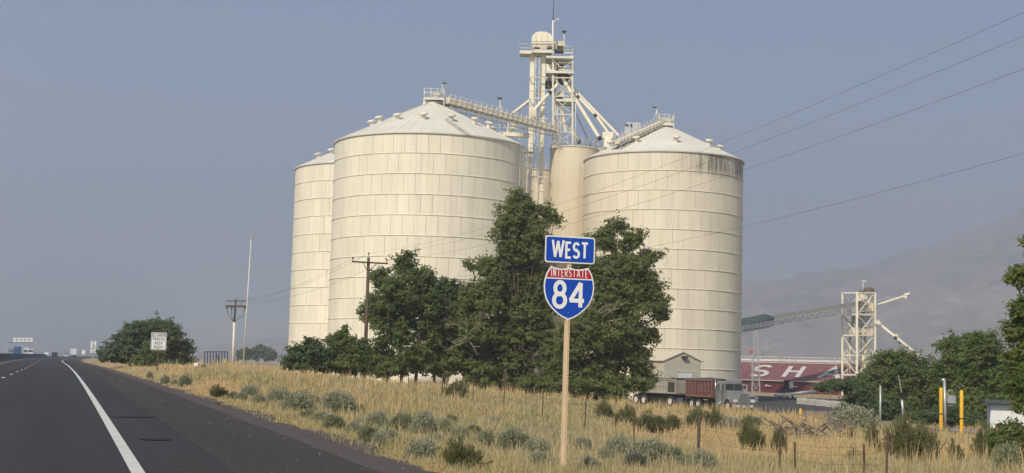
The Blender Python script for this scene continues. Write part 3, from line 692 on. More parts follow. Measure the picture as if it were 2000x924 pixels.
def ribbon(pts, w):
    pts = [Vector((p[0], p[1])) for p in pts]; closed = (pts[0] - pts[-1]).length < 1e-6
    if closed: pts = pts[:-1]
    n = len(pts); out = []
    for i, p in enumerate(pts):
        a = pts[(i - 1) % n] if (closed or i > 0) else None; b = pts[(i + 1) % n] if (closed or i < n - 1) else None
        da_ = (p - a).normalized() if a is not None else None; db_ = (b - p).normalized() if b is not None else None
        if da_ is None: t = db_; k = 1
        elif db_ is None: t = da_; k = 1
        else:
            t = da_ + db_
            t = t.normalized() if t.length > .05 else da_
            k = 1 / max(.45, abs(t.dot(da_)))
        nn = Vector((-t.y, t.x)) * (w / 2) * k; out += [p + nn, p - nn]
    m = n if closed else n - 1
    return out, [(2 * i, 2 * i + 1, (2 * ((i + 1) % n)) + 1, 2 * ((i + 1) % n)) for i in range(m)]
def split_sharp(pl):
    """break a stroke at its sharp corners so that every limb keeps its full width"""
    out = []; cur = [pl[0]]
    for i in range(1, len(pl)):
        cur.append(pl[i])
        if i < len(pl) - 1:
            d0 = Vector((pl[i][0] - pl[i - 1][0], pl[i][1] - pl[i - 1][1])).normalized(); d1 = Vector((pl[i + 1][0] - pl[i][0], pl[i + 1][1] - pl[i][1])).normalized()
            if d0.dot(d1) < -.25: out.append(cur); cur = [pl[i]]
    out.append(cur); return out
def text(mb, s, h, w, xs, stroke, to3, space=.2, z=0.0, big_first=1.0):
    """text centred on x=0, baseline y=0; to3(x,y,z) places it"""
    tot = 0; lay = []
    for i, ch in enumerate(s):
        if ch == ' ': tot += .4; continue
        gw, st = GL[ch]; lay.append((tot, st, big_first if i == 0 else 1.0)); tot += gw + space
    tot -= space; k = 0
    for x0, st, bf in lay:
        for pl0 in st:
            for pl in split_sharp(pl0):
                pts = [((x0 - tot / 2 + px) * xs * h, py * h * bf) for px, py in pl]
                vs, fs = ribbon(pts, stroke * h); k += 1
                mb.add([to3(v.x, v.y, z + (k % 4) * .0005) for v in vs], fs)
def plate_frame(c, right, normal, up=Vector((0, 0, 1))):
    return lambda x, y, z: c + right * x + up * y + normal * z
def flat(mb, pts, to3, z, thick=.0):
    n = len(pts)
    if thick:
        vs = [to3(x, y, z) for x, y in pts] + [to3(x, y, z - thick) for x, y in pts]
        mb.add(vs, [tuple(range(n)), tuple(reversed(range(n, 2 * n)))] + [(i, n + i, n + (i + 1) % n, (i + 1) % n) for i in range(n)])
    else: mb.add([to3(x, y, z) for x, y in pts], [tuple(range(n))])
def rrect(w_, h_, r, n=5):
    o = []
    for cx, cy, a in ((w_ / 2 - r, h_ / 2 - r, 0), (-w_ / 2 + r, h_ / 2 - r, 90), (-w_ / 2 + r, -h_ / 2 + r, 180), (w_ / 2 - r, -h_ / 2 + r, 270)): o += arc(cx, cy, r, r, a, a + 90, n)
    return o
M_SIGNW = mat('sign_white_sheeting', (.78, .79, .78), .45, var=.03)
M_SIGNB = mat('sign_blue_sheeting', (.004, .060, .42), .4, var=.05, scale=6)
M_SIGNR = mat('sign_red_sheeting', (.42, .012, .03), .4, var=.05, scale=6)
M_SIGNK = mat('sign_black_letters', (.02, .02, .02), .5)
M_ALU = mat('sign_aluminium', (.5, .5, .5), .4, .7)
M_POST = mat('tan_square_post', (.66, .49, .32), .55, var=.08, scale=4, dirt=(.4, .28, .18), dirt_amt=.3)

SZ = 24.6
sp0 = P(1111.5, 520, SZ)
rs_ = thing('route_sign', 'blue westbound interstate 84 shield on a tan perforated post in the grass', 'road sign', (sp0.x, SZ, g1(sp0.x, SZ) - .3))
RT, NO, UPV = NRM.copy(), -DIRV, Vector((.006, .0, 1)).normalized()
cW, cS = P(1113.5, 488, SZ), P(1111, 574, SZ)
W_ = .93
toW = plate_frame(cW, RT, NO, UPV); toS = plate_frame(cS - UPV * .455, RT, NO, UPV)
def sg(nm, mb, m, par=None): return obj(nm, mb, m, par or rs_)
mb = MB(); bot = Vector((P(1099, 924, SZ).x, SZ, g1(sp0.x, SZ) - .3)); top = cW + UPV * .1 - NO * .055
Mr = Matrix((RT, -NO, UPV)).transposed(); hh = (top - bot).length; ctr = (top + bot) / 2
d_ = (top - bot).normalized(); Mr = Matrix((RT, d_.cross(RT).normalized(), d_)).transposed()
mb.box(ctr, (.076, .076, hh), M=Mr); post = sg('post', mb, M_POST)
mb = MB()
for k in range(int(hh / .0254 / 1.5)):
    c = bot + d_ * (.04 + k * .038)
    for f in (Mr @ Vector((.018, -.0385, 0)),):
        pts = [c + f + Mr @ Vector((.0085 * math.cos(i * math.pi / 4), 0, .0085 * math.sin(i * math.pi / 4))) for i in range(8)]; mb.add(pts, [tuple(range(8))])
stuff(sg('post_hole', mb, mat('hole_shadow_rust', (.10, .055, .03), .9), post))
mb = MB(); flat(mb, rrect(W_, W_ / 2 + .005, .045), toW, 0, .004); pw = sg('direction_plate', mb, M_SIGNW)
mb = MB(); flat(mb, rrect(W_ - .045, W_ / 2 - .04, .03), toW, .003); sg('blue_field', mb, M_SIGNB, pw)
mb = MB(); text(mb, 'WEST', .262, 0, .70, .165, lambda x, y, z: toW(x, y - .138, z), .25, .006, 1.14); sg('lettering', mb, M_SIGNW, pw)
hs = [(.0, .985), (.06, .968), (.12, .957), (.2, .957), (.28, .972), (.37, 1.0), (.41, .94), (.455, .85), (.485, .75), (.5, .64), (.49, .51), (.455, .385), (.40, .285), (.32, .195), (.22, .11), (.12, .048), (0, 0)]
outl = hs + [(-x, y) for x, y in reversed(hs[1:-1])]
SW = .94; outl = [(x * SW, y * .93) for x, y in outl]
def inset(pts, d):
    n = len(pts); o = []
    area = sum(pts[i][0] * pts[(i + 1) % n][1] - pts[(i + 1) % n][0] * pts[i][1] for i in range(n)); sg_ = 1 if area > 0 else -1
    for i in range(n):
        a, p, b = Vector(pts[i - 1]), Vector(pts[i]), Vector(pts[(i + 1) % n])
        t = ((p - a).normalized() + (b - p).normalized()).normalized(); nn = Vector((-t.y, t.x)) * sg_
        k = 1 / max(.5, t.dot((b - p).normalized())); o.append(tuple(p + nn * d * k))
    return o
mb = MB(); flat(mb, outl, toS, 0, .004); ps = sg('shield_plate', mb, M_SIGNW)
ins = inset(outl, .024); ysp = .72
def clip(pts, y0, above):
    o = []; n = len(pts)
    for i in range(n):
        a, b = pts[i], pts[(i + 1) % n]; ia, ib = (a[1] >= y0) == above, (b[1] >= y0) == above
        if ia: o.append(a)
        if ia != ib: t = (y0 - a[1]) / (b[1] - a[1]); o.append((a[0] + (b[0] - a[0]) * t, y0))
    return o
mb = MB(); flat(mb, clip(ins, ysp + .012, True), toS, .003); sg('red_field', mb, M_SIGNR, ps)
mb = MB(); flat(mb, clip(ins, ysp - .012, False), toS, .003); sg('blue_field', mb, M_SIGNB, ps)
mb = MB(); text(mb, 'INTERSTATE', .130, 0, .56, .105, lambda x, y, z: toS(x, y + .755, z), .42, .006); sg('lettering', mb, M_SIGNW, ps)
mb = MB(); text(mb, '84', .43, 0, .84, .165, lambda x, y, z: toS(x, y + .225, z), .2, .006); sg('route_number', mb, M_SIGNW, ps)
mb = MB()
for to3, (x, y) in ((toW, (0, .19)), (toW, (0, -.19)), (toS, (0, .13)), (toS, (0, .92))):
    mb.add([to3(x + .009 * math.cos(i * math.pi / 4), y + .009 * math.sin(i * math.pi / 4), .007) for i in range(8)], [tuple(range(8))])
sg('bolt', mb, M_ALU)

def roadside_sign(name, label, px, py, Y, w_, h_, lines, post_m, posts=(0,)):
    c = P(px, py, Y); g = on(px, Y); t = thing(name, label, 'road sign', (c.x, Y, g.z - .2))
    to = plate_frame(c, NRM, -DIRV)
    mb = MB()
    for o in posts: p = to(o, 0, -.07); mb.box((p.x, p.y, (p.z + h_ * .45 + g.z - .2) / 2), (.11, .11, p.z + h_ * .45 - g.z + .2), ALPHA)
    obj('post', mb, post_m, t)
    mb = MB(); flat(mb, rrect(w_, h_, .06), to, 0, .02); pl = obj('plate', mb, M_SIGNW, t)
    mb = MB(); pts = rrect(w_ - .1, h_ - .1, .05); vs, fs = ribbon(pts + [pts[0]], .028); mb.add([to(v.x, v.y, .008) for v in vs], fs); obj('border', mb, M_SIGNK, pl)
    for s, y, hh, xs, st in lines:
        mb = MB(); text(mb, s, hh, 0, xs, st, lambda x, yy, z: to(x, yy + y, z), .24, .012); obj('lettering', mb, M_SIGNK, pl)
    return t
roadside_sign('traffic_sign', 'white slower traffic keep right sign standing before a round dark tree', 310, 666.5, 110, 1.18, 1.36,
              [('SLOWER', .36, .21, .92, .13), ('TRAFFIC', .06, .21, .92, .13), ('KEEP', -.25, .21, .95, .13), ('RIGHT', -.56, .21, .95, .13)], M_WOOD)
roadside_sign('speed_sign', 'white speed limit 70 plate, upper of two on a post by the far shoulder', 182.5, 672.5, 310, 1.22, 1.5,
              [('SPEED', .46, .18, .7, .16), ('LIMIT', .16, .18, .7, .16), ('70', -.55, .5, .9, .15)], M_GALV)
roadside_sign('truck_speed_sign', 'white trucks 65 plate, lower of two on a post by the far shoulder', 181.5, 685.5, 310, 1.22, 1.1,
              [('TRUCKS', .22, .18, .62, .16), ('65', -.4, .46, .9, .15)], M_GALV)
roadside_sign('distant_sign', 'small pale sign above the far shoulder left of the speed plates', 163, 688, 470, 1.2, 1.5, [], M_GALV)
gs = thing('guide_sign', 'green guide sign half hidden by the left edge of the round tree', 'road sign', on(197, 190))
obj('plate', MB().box(P(201, 687.5, 190), (1.5, .05, .6), ALPHA), mat('green_sign', (.01, .07, .05), .5), gs)
obj('post', MB().box(P(198, 697, 190.1), (.1, .1, 1.6)), M_WOOD, gs)

# ------------------------------------------------------------------ poles, wires, racks along the left
def lean_pole(name, label, cat, base, top, r0, r1, m):
    t = thing(name, label, cat, base); obj('pole', MB().tube(base - Vector((0, 0, .4)), top, r0, r1, n=10), m, t); return t
b = on(712, 104); b.z = g1(b.x, b.y); tp = P(720, 503, 104)
up = lean_pole('utility_pole', 'leaning brown wooden pole with one crossarm in front of the trees', 'utility pole', P(711.5, 748, 104) * 1, tp, .16, .11, M_WOOD)
ends = [P(688, 511, 102.8), P(757, 515, 105.2)]
mb = MB(); mb.bar(ends[0], ends[1], .09, .11); mb.bar(P(709, 513, 103.6), P(717, 528, 103.9), .04); mb.bar(P(736, 514, 104.4), P(722, 528, 104), .04); obj('crossarm', mb, M_WOOD, up)
INS = [ends[0] + Vector((.05, 0, .25)), tp + Vector((0, 0, .3)), ends[1] + Vector((-.05, 0, .25))]
mb = MB()
for p in INS: mb.tube(p - Vector((0, 0, .22)), p, .03, n=5); mb.lathe([(.0, .08), (.06, .06), (.07, 0), (.04, -.05)], p, n=8)
obj('insulator', mb, M_DARK, up)
gp = on(455, 206)
hp = thing('utility_pole', 'double wooden pole with two crossarms and white painted lower half', 'utility pole', gp)
mb = MB().tube(P(457, 640, 206), P(460.5, 584, 206), .17, .14, n=8); obj('pole', mb, M_WOOD, hp)
obj('pole_sleeve', MB().tube(P(454.5, 722, 206), P(457.6, 629, 206), .22, .19, n=10), M_WHITE, hp)
obj('conduit', MB().tube(P(452.3, 722, 206.2), P(455, 640, 206.2), .08, n=6), M_DARK, hp)
mb = MB(); mb.bar(P(441, 587.5, 206), P(480, 588.5, 206), .12, .14); obj('crossarm', mb, M_WOOD, hp)
mb = MB(); mb.bar(P(440.5, 598, 205.7), P(481, 598.5, 205.7), .14, .28); obj('crossarm', mb, M_WOOD, hp)
mb = MB()
for x0 in (443, 452.5, 477.5): mb.tube(P(x0, 598, 205.5), P(x0, 604, 205.5), .11, n=6)
for x0 in (450, 471): mb.bar(P(x0, 588, 206), P(x0, 598, 205.8), .06)
obj('insulator', mb, M_DARK, hp)
mb = MB()
for x0, mid in ((443, (446, 616)), (477.5, (474, 617)), (452.5, (452, 617))): mb.path([P(x0, 604, 205.5), P(*mid, 205.6), P(456.5, 629, 205.8)], .035, n=4)
obj('cable_loop', mb, M_WIRE, hp)
fp = thing('flagpole', 'tall thin white flagpole with a ball on top and no flag', 'flagpole', on(475, 205))
obj('pole', MB().tube(P(474.5, 724, 205), P(490.5, 466, 205), .13, .055, n=8), M_WHITE, fp)
obj('finial', MB().lathe([(.0, .17), (.12, .12), (.16, 0), (.12, -.12), (.0, -.17)], P(491, 464, 205), n=10), M_GALV, fp)

def power_line(label, a, b, sag, r=.005, n=40):
    mb = MB(); mb.path([a.lerp(b, i / n) - Vector((0, 0, 4 * sag * (i / n) * (1 - i / n))) for i in range(n + 1)], r, n=4)
    o = obj('power_line', mb, M_WIRE, org=a); tag(o, label, 'power line', 'overhead wires between the poles')
far_end = [P(2130, -35, 34), P(2130, 15, 34.6), P(2130, 85, 35.2)]
power_line('topmost of the three overhead wires crossing the right silo', INS[1], far_end[0], 1.1)
power_line('middle of the three overhead wires crossing the right silo', INS[0], far_end[1], 1.2)
power_line('lowest of the three wires that cross the right silo rim', INS[2], far_end[2], 1.0)
power_line('single wire well below the others, right of the right silo', P(716, 545, 104), P(2130, 262, 38), 1.2)
for i, lb in enumerate(('upper', 'middle', 'lower')):
    power_line(lb + ' thin wire running left from the leaning pole past the left silo', INS[(1, 0, 2)[i]], P((460, 442, 479)[i], (584, 587, 588)[i], 206), 1.0, .009)

rk = thing('steel_rack', 'blue and black open steel frame standing in grass left of the poles', 'rack', on(420, 170))
MBL = mat('blue_frame_paint', (.03, .06, .16), .6)
for i in range(9):
    x0 = 400 + 5.6 * i; mb = MB(); dy = 170 + (i % 3) * 1.1; mb.bar(Vector((P(x0, 700, dy).x, dy, g1(P(x0, 700, dy).x, dy) - .2)), P(x0, 687, dy), .12); obj('upright', mb, MBL if i % 2 else M_DARK, rk)
mb = MB()
for yy, dy in ((687, 170), (687.5, 172.2), (712, 170)): mb.bar(P(400, yy, dy), P(445, yy, dy), .1)
mb.bar(P(422, 690, 171), P(430, 712, 171), .12); obj('top_rail', mb, MBL, rk)
for px, nm in ((384, 'white topped'), (398, 'dark')):
    mbx = thing('mailbox', nm + ' mailbox on a short post by the golden mound', 'mailbox', on(px, 120))
    g = on(px, 120); cz = P(px, 713 if px < 390 else 716, 120)
    obj('post', MB().box((g.x, 120, (g.z + cz.z) / 2), (.1, .1, cz.z - g.z + .2)), M_WOOD, mbx)
    bm_ = MB(); bm_.prism([(-.3, -.12), (.3, -.12), (.3, .05), (.2, .16), (-.2, .16), (-.3, .05)], -.18, .18, Matrix.Translation(cz)); obj('box', bm_, M_WHITE if px < 390 else M_DARK, mbx)

# ------------------------------------------------------------------ far traffic, barrier
brr = thing('median_barrier', 'long grey concrete barrier between the two directions of traffic', 'barrier', rd(-9.25, 100))
prof_b = [(-.3, 0), (-.28, .1), (-.13, .38), (-.09, 1.12), (.09, 1.12), (.13, .38), (.28, .1), (.3, 0)]
mb = MB(); ss = np.concatenate([np.arange(20, 300, 12), np.arange(300, 530, 25)]); vs = []
for s in ss: vs += [rd(-9.25 + x, s, z) for x, z in prof_b]
nb = len(prof_b); mb.add(vs, [(i * nb + k, i * nb + k + 1, (i + 1) * nb + k + 1, (i + 1) * nb + k) for i in range(len(ss) - 1) for k in range(nb - 1)])
obj('barrier_wall', mb, mat('dark_barrier_concrete', (.12, .12, .125), .9), brr)
def wheel_mb(r=.36, w=.24): return MB().lathe([(r * .62, -w / 2), (r, -w / 2 * .85), (r, w / 2 * .85), (r * .62, w / 2)], n=18)
def wheels(t, pos, r=.36, w=.24, rim=M_GALV):
    tm = bpy.data.meshes.get('tyre%.2f' % r)
    if not tm:
        tm = wheel_mb(r, w).me('tyre%.2f' % r, M_RUBBER); tm['r'] = 1
        rmb = MB().lathe([(0.001, -w * .30), (r * .28, -w * .34), (r * .5, -w * .26), (r * .64, -w * .46)], n=18); rmb.lathe([(0.001, w * .30), (r * .28, w * .34), (r * .5, w * .26), (r * .64, w * .46)], n=18)
        rmb.me('rim%.2f' % r, rim)
    for (x, y, z) in pos:
        wb = link('wheel', tm, (x, y, z), parent=t); wb.rotation_euler = (0, R(90), 0)
        link('rim', bpy.data.meshes['rim%.2f' % r], parent=wb)
def heading(v): return math.atan2(-v[0], v[1])
def small_vehicle(name, label, cat, loc, hd, body_prof, glass_prof, w_, col, wpos, wr, extra=None, glass_w=.92):
    t = thing(name, label, cat, loc, hd); m = mat(name + '_paint', col, .35, var=.05)
    obj('body', MB().prism(body_prof, -w_ / 2, w_ / 2), m, t, local=True)
    if glass_prof: obj('window', MB().prism(glass_prof, -w_ / 2 * 1.01, w_ / 2 * 1.01), M_GLASS, t, local=True)
    if extra: extra(t, m)
    wheels(t, [(sx * (w_ / 2 - .1), y, wr) for y in wpos for sx in (-1, 1)], wr); return t
def rear_lights(w_, y, z):
    def f(t, m):
        for sx in (-1, 1): obj('tail_light', MB().box((sx * (w_ / 2 - .15), y, z), (.2, .04, .3)), mat('red_lamp', (.3, .01, .01), .3), t, local=True)
        obj('rear_window', MB().box((0, y + .02, z + .55), (w_ * .7, .04, .4)), M_GLASS, t, local=True)
    return f
carp = [(-2.2, .35), (2.2, .35), (2.25, .75), (1.2, .95), (.5, 1.45), (-1.1, 1.48), (-2.0, 1.0), (-2.25, .9)]
suvp = [(-2.4, .4), (2.4, .4), (2.4, 1.0), (1.2, 1.12), (.6, 1.85), (-2.2, 1.88), (-2.42, 1.1)]
carg = [(.95, .98), (.42, 1.38), (-1.05, 1.4), (-1.75, 1.0)]
suvg = [(1.0, 1.15), (.5, 1.72), (-2.1, 1.74), (-2.25, 1.15)]
fw, bk = heading(DIRV), heading(-DIRV)
def rpos(px, py, Y): v = P(px, py, Y); v.z = 0.006; return v
small_vehicle('pickup_truck', 'dark vehicle driving ahead in the left lane', 'vehicle', rpos(106.5, 700, 500), fw, suvp, suvg, 1.95, (.025, .025, .035), (-1.5, 1.5), .38, rear_lights(1.95, -2.44, 1.0))
small_vehicle('car', 'white and blue car far ahead where the road bends right', 'car', rpos(128.5, 697, 560), fw, carp, carg, 1.85, (.5, .55, .65), (-1.4, 1.4), .33, rear_lights(1.85, -2.28, .85))
small_vehicle('van', 'small white van far beyond the end of the barrier', 'van', rpos(90.5, 693, 700), bk, suvp, suvg, 2.0, (.7, .7, .7), (-1.5, 1.5), .36)
def truck_like(name, label, cat, loc, hd, L_, H_, col, cabcol):
    t = thing(name, label, cat, loc, hd); m = mat(name + '_paint', col, .5)
    obj('cargo_box', MB().box((0, -L_ / 2 + .6, 1.1 + H_ / 2), (2.5, L_, H_)), m, t, local=True)
    obj('cab', MB().prism([(.8, .5), (3.2, .5), (3.25, 1.6), (2.9, 2.9), (.8, 3.0)], -1.15, 1.15), mat(name + '_cab', cabcol, .4), t, local=True)
    obj('windscreen', MB().prism([(3.22, 1.8), (3.26, 1.8), (2.98, 2.7), (2.94, 2.7)], -1.0, 1.0), M_GLASS, t, local=True)
    obj('chassis', MB().box((0, -L_ / 2 + 1.5, .85), (1.0, L_ + 2, .3)), M_DARK, t, local=True)
    wheels(t, [(sx * 1.1, y, .5) for y in (2.3, -L_ + 1.6, -L_ + 2.9) for sx in (-1, 1)], .5, .3); return t
truck_like('box_truck', 'white box truck far ahead in the right lane', 'truck', rpos(143, 697, 600), fw, 6, 2.6, (.72, .72, .72), (.7, .7, .7))
truck_like('semi_truck', 'blue truck coming the other way behind the barrier', 'truck', rpos(32, 704, 560), bk, 12, 2.6, (.02, .09, .26), (.03, .12, .32))
truck_like('semi_truck', 'tall pale trailer truck coming towards us between blue truck and white truck', 'truck', rpos(50, 704, 640), bk, 12, 2.8, (.55, .56, .58), (.5, .5, .5))
truck_like('delivery_truck', 'low white truck showing above the barrier right of the pale trailer', 'truck', rpos(59, 700, 620), bk, 4, 1.6, (.75, .75, .74), (.75, .75, .74))
truck_like('semi_truck', 'hazy grey truck just left of the blue truck', 'truck', rpos(20, 700, 760), bk, 10, 2.6, (.22, .23, .26), (.25, .25, .25))
gt = thing('overhead_gantry', 'pale two row panel structure hanging in the haze over the far highway', 'gantry', P(45, 690, 900))
mb = MB()
for row, yy in enumerate((661.5, 666)):
    for k in range(5): obj('panel', MB().box(P(29 + 8 * k, yy + (row * .3), 900), (2.1, .3, 1.1)), M_SIGNW, gt)
obj('beam', MB().bar(P(17, 669.5, 900.4), P(65, 669, 900.4), .35), M_DARK, gt)
for x0 in (18, 66): obj('post', MB().bar(P(x0, 669, 900.5), Vector((P(x0, 690, 900.5).x, 900.5, -.8)), .3), M_GALV, gt)

# ------------------------------------------------------------------ yard, sheds, store, loading tower
def sheet(name, pts, mt, lift=0.03, nx=26):
    """paved area draped on the ground inside a polygon of pixels/distances"""
    mb = MB(); poly = [Vector((on(p, Y).x, Y)) for p, Y in pts]
    xs = np.arange(min(p.x for p in poly), max(p.x for p in poly), 1.6); ys = np.arange(min(p.y for p in poly), max(p.y for p in poly), 2.0)
    def inside(x, y):
        c = False
        for i in range(len(poly)):
            a, b_ = poly[i], poly[i - 1]
            if (a.y > y) != (b_.y > y) and x < (b_.x - a.x) * (y - a.y) / (b_.y - a.y) + a.x: c = not c
        return c
    Z = gz(*np.meshgrid(np.append(xs, xs[-1] + 1.6), np.append(ys, ys[-1] + 2)))
    for i, x in enumerate(xs):
        for j, y in enumerate(ys):
            if inside(x + .8, y + 1): mb.add([(x, y, Z[j, i] + lift), (x + 1.6, y, Z[j, i + 1] + lift), (x + 1.6, y + 2, Z[j + 1, i + 1] + lift), (x, y + 2, Z[j + 1, i] + lift)], [(0, 1, 2, 3)], True)
    return structure(obj(name, mb, mt))
YARD = [(1230, 150), (1290, 124), (1470, 112), (1540, 96), (1640, 88), (1760, 80), (1900, 73), (2080, 70), (2080, 84), (1900, 90), (1760, 104), (1660, 128), (1680, 205), (1400, 205)]
sheet('yard_pavement', YARD, mat_asphalt('yard_asphalt', (.055, .054, .054), .3, .9))
sheet('yard_dirt', [(1545, 128), (1640, 112), (1668, 122), (1660, 140), (1560, 142)], mat('yard_dirt_mat', (.20, .15, .11), .95, var=.25, scale=1.2), .05)
kb = MB(); kp = [(1660, 104), (1700, 97), (1760, 90), (1830, 84), (1900, 79), (1990, 75)]
for (pa, ya), (pb_, yb) in zip(kp, kp[1:]):
    a, b_ = on(pa, ya), on(pb_, yb); kb.bar(a + Vector((0, 0, .08)), b_ + Vector((0, 0, .08)), .18, .24)
structure(obj('kerb', kb, M_CONC))

def rot_frame(loc, rz): return Matrix.Translation(loc) @ Matrix.Rotation(rz, 4, 'Z')
# small gabled shed in front of the right silo; local -y is its front
sh_c = P(1333, 745, 145.5); shp = Vector((sh_c.x, 145.5, -2.4))
shed = thing('gabled_shed', 'low beige gabled shed with white roller door between the trucks and right silo', 'shed', shp, R(27))
WSH = mat('beige_siding', (.50, .46, .38), .7, var=.06, scale=2)
zr, ze = P(1332, 687.5, 145.5).z + 2.4, P(1374, 705, 145.5).z + 2.4
hw, dp = 2.25, 6.0
mb = MB(); mb.add([(-hw, 0, 0), (hw, 0, 0), (hw, 0, ze), (0, 0, zr), (-hw, 0, ze), (-hw, dp, 0), (hw, dp, 0), (hw, dp, ze), (0, dp, zr), (-hw, dp, ze)],
                  [(0, 1, 2, 3, 4), (6, 5, 9, 8, 7), (1, 6, 7, 2), (5, 0, 4, 9)])
obj('wall', mb, WSH, shed, local=True)
mb = MB()
for k in range(22): mb.box((-hw + .1 + k * .2, -.012, (zr + ze) / 2 - .5 - abs(-hw + .1 + k * .2) * .25), (.03, .024, .8))
for k in range(9): mb.box((0, -.01, .2 + k * .28), (2 * hw, .02, .02))
obj('siding_joint', mb, WSH, shed, local=True)
for sx in (-1, 1):
    d = Vector((sx * (hw + .3), 0, ze - .12)) - Vector((0, 0, zr)); mb = MB()
    mb.add([(0, -.12, zr + .04), (sx * (hw + .2), -.12, ze - .06), (sx * (hw + .2), dp + .2, ze - .06), (0, dp + .2, zr + .06), (0, -.12, zr - .03), (sx * (hw + .2), -.12, ze - .13), (sx * (hw + .2), dp + .2, ze - .13), (0, dp + .2, zr - .06)],
           [(0, 1, 2, 3), (7, 6, 5, 4), (0, 4, 5, 1), (1, 5, 6, 2), (2, 6, 7, 3)])
    obj('roof', mb, mat('shed_roof', (.56, .50, .40), .6), shed, local=True)
mb = MB(); mb.box((.2, -.05, 1.75), (1.75, .08, 3.5)); dr = obj('door', mb, mat('white_door', (.62, .65, .68), .5), shed, local=True)
mb = MB(); mb.box((.2, -.07, 3.55), (1.95, .1, .1)); [mb.box((.2 + sx * .93, -.07, 1.75), (.1, .1, 3.5)) for sx in (-1, 1)]; obj('door_frame', mb, WSH, dr, local=True)
mb = MB(); mb.box((0.1, -.2, ze + .35), (.6, .35, .2)); obj('wall_lamp', mb, M_DARK, shed, local=True)
mb = MB(); mb.tube((1.4, -.01, ze + .25), (1.4, -.08, ze + .25), .09, n=8); obj('vent', mb, M_GREY, shed, local=True)

# dump truck and trailer: local +y is forward, origin on the ground below the front axle
def ribbed_box(t, name, w_, y0, y1, zb, zt, m, mr, ribs, rails):
    mb = MB()
    for sx in (-1, 1): mb.box((sx * (w_ / 2 - .03), (y0 + y1) / 2, (zb + zt) / 2), (.06, y1 - y0, zt - zb))
    for yy in (y0, y1): mb.box((0, yy, (zb + zt) / 2), (w_ - .13, .06, zt - zb))
    mb.box((0, (y0 + y1) / 2, zb - .02), (w_ - .02, y1 - y0 + .04, .1))
    body = obj(name, mb, m, t, local=True); mb = MB()
    for sx in (-1, 1):
        for k in range(ribs + 1): mb.box((sx * (w_ / 2 + .035), y0 + (y1 - y0) * k / ribs, (zb + zt) / 2), (.07, .1, zt - zb))
        for k in range(1, rails): mb.box((sx * (w_ / 2 + .025), (y0 + y1) / 2, zb + (zt - zb) * k / rails), (.05, y1 - y0, .07))
        mb.box((sx * (w_ / 2 + .03), (y0 + y1) / 2, zt + .03), (.12, y1 - y0 + .1, .1)); mb.box((sx * (w_ / 2 + .02), (y0 + y1) / 2, zb + .02), (.1, y1 - y0, .16))
    obj('rib', mb, mr, body, local=True); return body
TRH = heading(Vector((.34, -.94, 0)))
fl = on(1444, 131.5); tloc = Vector((fl.x, fl.y, fl.z + .03))
tr = thing('dump_truck', 'grey cab dump truck with a red ribbed grain bed parked facing the yard', 'truck', tloc, TRH)
MG = mat('dusty_grey_cab_paint', (.25, .255, .26), .35, .25, var=.1, scale=2, dirt=(.3, .27, .22), dirt_amt=.3)
L = lambda nm, mb, m, par=None: obj(nm, mb, m, par or tr, local=True)
def taper(mb, y0, w0, zb0, zt0, y1, w1, zb1, zt1, tw0=None, tw1=None):
    tw0, tw1 = tw0 or w0, tw1 or w1
    mb.add([(-w0 / 2, y0, zb0), (w0 / 2, y0, zb0), (tw0 / 2, y0, zt0), (-tw0 / 2, y0, zt0), (-w1 / 2, y1, zb1), (w1 / 2, y1, zb1), (tw1 / 2, y1, zt1), (-tw1 / 2, y1, zt1)],
           [(0, 1, 2, 3), (5, 4, 7, 6), (1, 5, 6, 2), (4, 0, 3, 7), (3, 2, 6, 7), (4, 5, 1, 0)])
mb = MB(); taper(mb, .95, 1.15, .78, 1.62, -.95, 1.75, .85, 1.86, 1.0, 1.5); L('hood', mb, MG)
mb = MB(); taper(mb, -.95, 2.08, .8, 1.84, -2.55, 2.1, .8, 1.84); taper(mb, -1.02, 2.02, 1.84, 2.62, -2.5, 2.02, 1.84, 2.62, 1.9, 1.9); taper(mb, -.92, 1.9, 2.62, 2.68, -2.5, 1.9, 2.62, 2.8, 1.8, 1.8); cab = L('cab', mb, MG)
mb = MB(); mb.add([(-.92, -.985, 1.92), (-.02, -.985, 1.92), (-.02, -.985, 2.52), (-.88, -.985, 2.52)], [(0, 1, 2, 3)]); mb.add([(.02, -.985, 1.92), (.92, -.985, 1.92), (.88, -.985, 2.52), (.02, -.985, 2.52)], [(0, 1, 2, 3)]); L('windscreen', mb, M_GLASS, cab)
mb = MB(); [mb.bar((-.95, -.97, z), (.95, -.97, z), .06) for z in (1.89, 2.56)]; [mb.bar((sx * .95, -.97, 1.88), (sx * .91, -.97, 2.57), .06) for sx in (-1, 1)]; mb.bar((0, -.975, 1.9), (0, -.975, 2.55), .03); L('windscreen_frame', mb, M_CHROME, cab)
